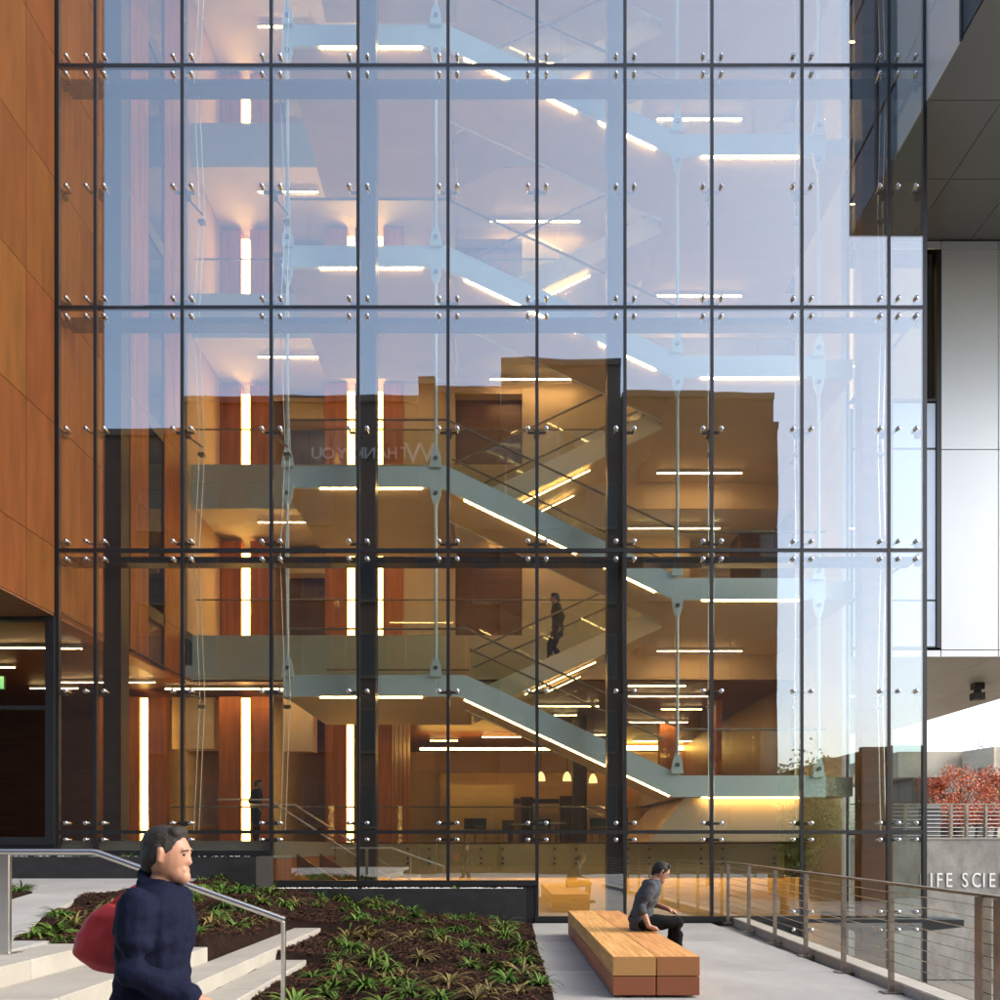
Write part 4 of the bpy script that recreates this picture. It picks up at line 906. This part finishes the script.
WALK = dict(pelvis=(0, 0, .96), chest=(.02, 0, 1.28), neck=(.04, 0, 1.50), head=(.075, 0, 1.625), face=(1, 0, -.08),
    sh_l=(.02, .19, 1.40), el_l=(-.10, .25, 1.13), wr_l=(-.04, .26, .90), sh_r=(.02, -.19, 1.40), el_r=(.04, -.25, 1.13), wr_r=(.25, -.20, 1.02),
    hip_l=(0, .09, .92), kn_l=(.18, .09, .50), an_l=(.24, .09, .10), hip_r=(0, -.09, .92), kn_r=(-.04, -.10, .49), an_r=(-.30, -.10, .17), toe_r=(.8, 0, -.5))
FW = P(152, 846, 3.0); FW.z = GZ
person('person in a dark navy jacket striding past the stone steps with a red bag', (FW.x, FW.y, GZ), 0, WALK, 'cloth_navy', 'cloth_navy', scale=1.53 / 1.745, vox=.008, coat_len=.18, bulk=.012)
bg_ = B(); bo = thing('shoulder_bag', 'red slouchy shoulder bag carried behind the person in navy', 'bag', (FW.x - .24, FW.y + .14, -.5))
bb = B(); loft(bb, [((.02, 0, -.15), .07, .04), ((.0, 0, -.11), .125, .065), ((-.01, 0, -.02), .13, .07), ((0, 0, .07), .10, .05), ((.02, 0, .12), .06, .02)], 16)
q = remesh(bb, 'bag_body', 'bag_red', .007, bo, None, 0, 1, 6, .012); q.location = (.0, 0, .13); q.rotation_euler = (0, .25, 0)
B().tube([(FW.x - .27, FW.y + .14, -.27), (FW.x - .17, FW.y + .18, -.18), (FW.x - .05, FW.y + .185, -.115), (FW.x + .02, FW.y + .17, -.12), (FW.x + .06, FW.y + .12, -.22)], .009, 6).build('strap', 'bag_red', bo)
SEAT = dict(pelvis=(0, 0, .535), chest=(.09, 0, .83), neck=(.19, 0, 1.045), head=(.27, 0, 1.135), face=(1, -.1, -.65),
    sh_l=(.13, .18, .96), el_l=(.20, .24, .72), wr_l=(.36, .04, .665), hd_l=(.75, -.4, -.4), sh_r=(.11, -.18, .96), el_r=(-.02, -.25, .69), wr_r=(.06, -.28, .475), hd_r=(.75, -.15, -.25), curl=.25,
    hip_l=(.02, .09, .50), kn_l=(.45, .10, .50), an_l=(.42, .10, .09), hip_r=(.02, -.09, .50), kn_r=(.45, -.11, .50), an_r=(.44, -.11, .09))
person('person in a grey short-sleeved top and black trousers sitting on the timber bench', (1.70, 9.45, GZ), 0, SEAT, 'cloth_grey', 'cloth_black', scale=1.0, vox=.009, sleeve=.62, coat_len=.04)
DOWN = dict(WALK); DOWN.update(face=(1, 0, -.25), kn_l=(.20, .09, .50), an_l=(.20, .09, .05), kn_r=(.10, -.10, .50), an_r=(-.14, -.10, .19), el_r=(-.04, -.24, 1.12), wr_r=(.06, -.22, .90))
bx_ = 1.30; t = (bx_ + .82) / 4.55
person('person in dark clothes walking down the hung staircase', (bx_, 18.45, 3.6 + t * 2.05 - .16), math.pi, DOWN, 'cloth_green', 'cloth_maroon', scale=1.04, vox=.014, coat_len=.12)
STAND = dict(WALK); STAND.update(pelvis=(0, 0, .96), kn_l=(.03, .10, .50), an_l=(-.02, .10, .10), kn_r=(.02, -.10, .50), an_r=(0, -.10, .10), toe_r=(1, 0, 0), el_r=(-.08, -.25, 1.12), wr_r=(.10, -.20, .98))
person('person in dark clothes standing beside a vertical light strip on the ground floor', (X(256, 20.9), 20.9, .1), 0, STAND, 'cloth_black', 'cloth_black', scale=1.0, vox=.014)

# ------------------------------------------------------------------ building opposite the glass (seen mirrored in it) and the far view
VD = 2 * GD + 12
def VX(p): return (p - CX) * VD / F
def VZ(p): return (CY - p) * VD / F
bb_ = thing('brick_building', 'tall brown brick building across the plaza, mirrored in the glass wall', 'building', (-3, -14, GZ))
for p0, p1, y, dd in ((-420, 182, 428, .6), (182, 418, 404, 0), (418.2, 435.8, 385.5, 0), (436, 500, 389, .5), (500.2, 622, 362, .25), (622.3, 774, 399, 0), (774.3, 781, 424, .4)):
    x0, x1 = VX(p0), VX(p1); zt = VZ(y)
    box('wall', 'brick_far', bb_, x0 + .004, x1 - .004, -12 - dd, -26, GZ - .05, zt)
    box('parapet', 'stone_far', bb_, x0 + .004, x1 - .004, -11.85 - dd, -12.5 - dd, zt + .003, zt + .35)
B().tube([(VX(436), -13.2, VZ(382)), (VX(499), -13.2, VZ(382))], .04, 6).build('roof_rail', 'steel_grey', bb_)
for p in (437, 458, 480, 498): B().tube([(VX(p), -13.2, VZ(389)), (VX(p), -13.2, VZ(382))], .03, 6).build('rail_post', 'steel_grey', bb_)
wm = B().box(-.75, .75, -.03, .02, -1.1, 1.1).mesh('window', 'window_dark'); fm_ = B().box(-.85, -.76, -.02, .06, -1.2, 1.2).box(.76, .85, -.02, .06, -1.2, 1.2).box(-.755, .755, -.02, .06, 1.11, 1.2).box(-.755, .755, -.02, .12, -1.25, -1.11).box(-.03, .03, -.01, .05, -1.1, 1.1).mesh('window_frame', 'stone_far')
for r_ in range(5):
    for c_ in range(11):
        x = -19.5 + c_ * 3.1; z = 2.2 + r_ * 4.1
        if r_ == 4 and -9.5 < x < -3: continue
        dd = 0 if (x < VX(418) or x > VX(622)) else .25
        if VX(418) < x < VX(500): dd = .5 if x > VX(436) else 0
        if x < VX(182): dd = .6
        wn = inst('window', wm, Vector((x, -11.97 - dd, z)), bb_); q = bpy.data.objects.new('window_frame', fm_); COL.objects.link(q); q.parent = wn
for ch_, x, h, z in [('W', -3.75, 1.15, 20.75)] + [(c_, -5.15 - i * .62, .62, 21.0) for i, c_ in enumerate('THANK')] + [(c_, -8.55 - i * .66, .62, 21.0) for i, c_ in enumerate('YOU')]:
    letter(ch_, x, -11.95, z, h, 'letter_grey', bb_, math.pi, .08)
# distant wooded hills closing the view across the water behind the plaza
hm = B(); N = 90; vs = []
for i in range(N + 1):
    a = R(95 + 230 * i / N); r = 1500
    h = 40 + 35 * mn.noise(Vector((i * .13, 3, 0))) + 10 * mn.noise(Vector((i * .6, 9, 0))); vs += [(r * math.sin(a), r * math.cos(a), -5), ((r + 250) * math.sin(a), (r + 250) * math.cos(a), h), ((r + 700) * math.sin(a), (r + 700) * math.cos(a), -5)]
fs_ = []
for i in range(N):
    for k in range(2): fs_.append((3 * i + k, 3 * i + 3 + k, 3 * i + 4 + k, 3 * i + 1 + k))
hm.add(vs, fs_, True); tag(hm.build('hills', 'hill', None), kind='structure')
for i, (x, y, h) in enumerate(((17.5, -18, 9.5), (22, -52, 13), (40, -58, 12))):
    o = tree(CX, CY, y, 1, 1, 'leafy green tree standing beyond the brick building', 'leaf', 10, 'green trees across the plaza', base=-4.3)
    for c_ in list(o.children): bpy.data.objects.remove(c_)
    o.location = (x, y, -4.3); WL[o.name] = Vector((x, y, -4.3))
    B().tube([(x, y, -4.35), (x + .1, y, h * .4 - 4), (x, y, h - 5.5)], [.3, .2, .06], 8).build('trunk', 'bark', o)
    f = B(); cl = [(random.uniform(-.75, .75), random.uniform(-.75, .75), random.uniform(-.7, .75)) for _ in range(26)]
    for _ in range(9000):
        q = random.choice(cl); p = Vector((x + (q[0] + random.gauss(0, .2)) * h * .36, y + (q[1] + random.gauss(0, .2)) * h * .36, -4.3 + h * .62 + (q[2] + random.gauss(0, .17)) * h * .42)); u = Vector((random.gauss(0, 1), random.gauss(0, 1), random.gauss(0, 1))).normalized() * .13; w_ = u.cross(Vector((random.gauss(0, 1), random.gauss(0, 1), random.gauss(0, 1)))).normalized() * .085
        f.add([p - u, p + w_, p + u, p - w_], [(0, 1, 2, 3)])
    f.build('crown', 'leaf', o)

lb = thing('low_brick_building', 'low dark brick building with warm lit windows across the plaza, mirrored in the glass corner', 'building', (28, -30, -4.3))
v2 = 2 * GD + 30
def V2(p): return (p - CX) * v2 / F
for p0, p1, y, dd in ((823, 861.8, 760, .3), (862, 1000, 750, 0), (1000.2, 1100, 768, .5)):
    box('wall', 'brick_far', lb, V2(p0), V2(p1), -30 - dd, -42, -4.29, (CY - y) * v2 / F); box('parapet', 'stone_far', lb, V2(p0), V2(p1), -29.85 - dd, -30.4 - dd, (CY - y) * v2 / F + .003, (CY - y) * v2 / F + .3)
for i, p in enumerate((832, 845, 872, 890, 908, 926, 945, 965, 985)):
    for z, lit in ((4.6, i == 7), (.9, False)):
        wn = inst('window', B().box(-.55, .55, -.03, .02, -1.0, 1.0).mesh('window', 'lit_window' if lit else 'window_dark'), Vector((V2(p), -29.97 - (.3 if p < 862 else 0), z)), lb)
        q = bpy.data.objects.new('window_frame', B().box(-.62, -.555, -.02, .06, -1.07, 1.07).box(.555, .62, -.02, .06, -1.07, 1.07).box(-.55, .55, -.02, .06, 1.005, 1.07).box(-.55, .55, -.02, .1, -1.1, -1.005).box(-.02, .02, -.01, .04, -1, 1).mesh('window_frame', 'stone_far')); COL.objects.link(q); q.parent = wn
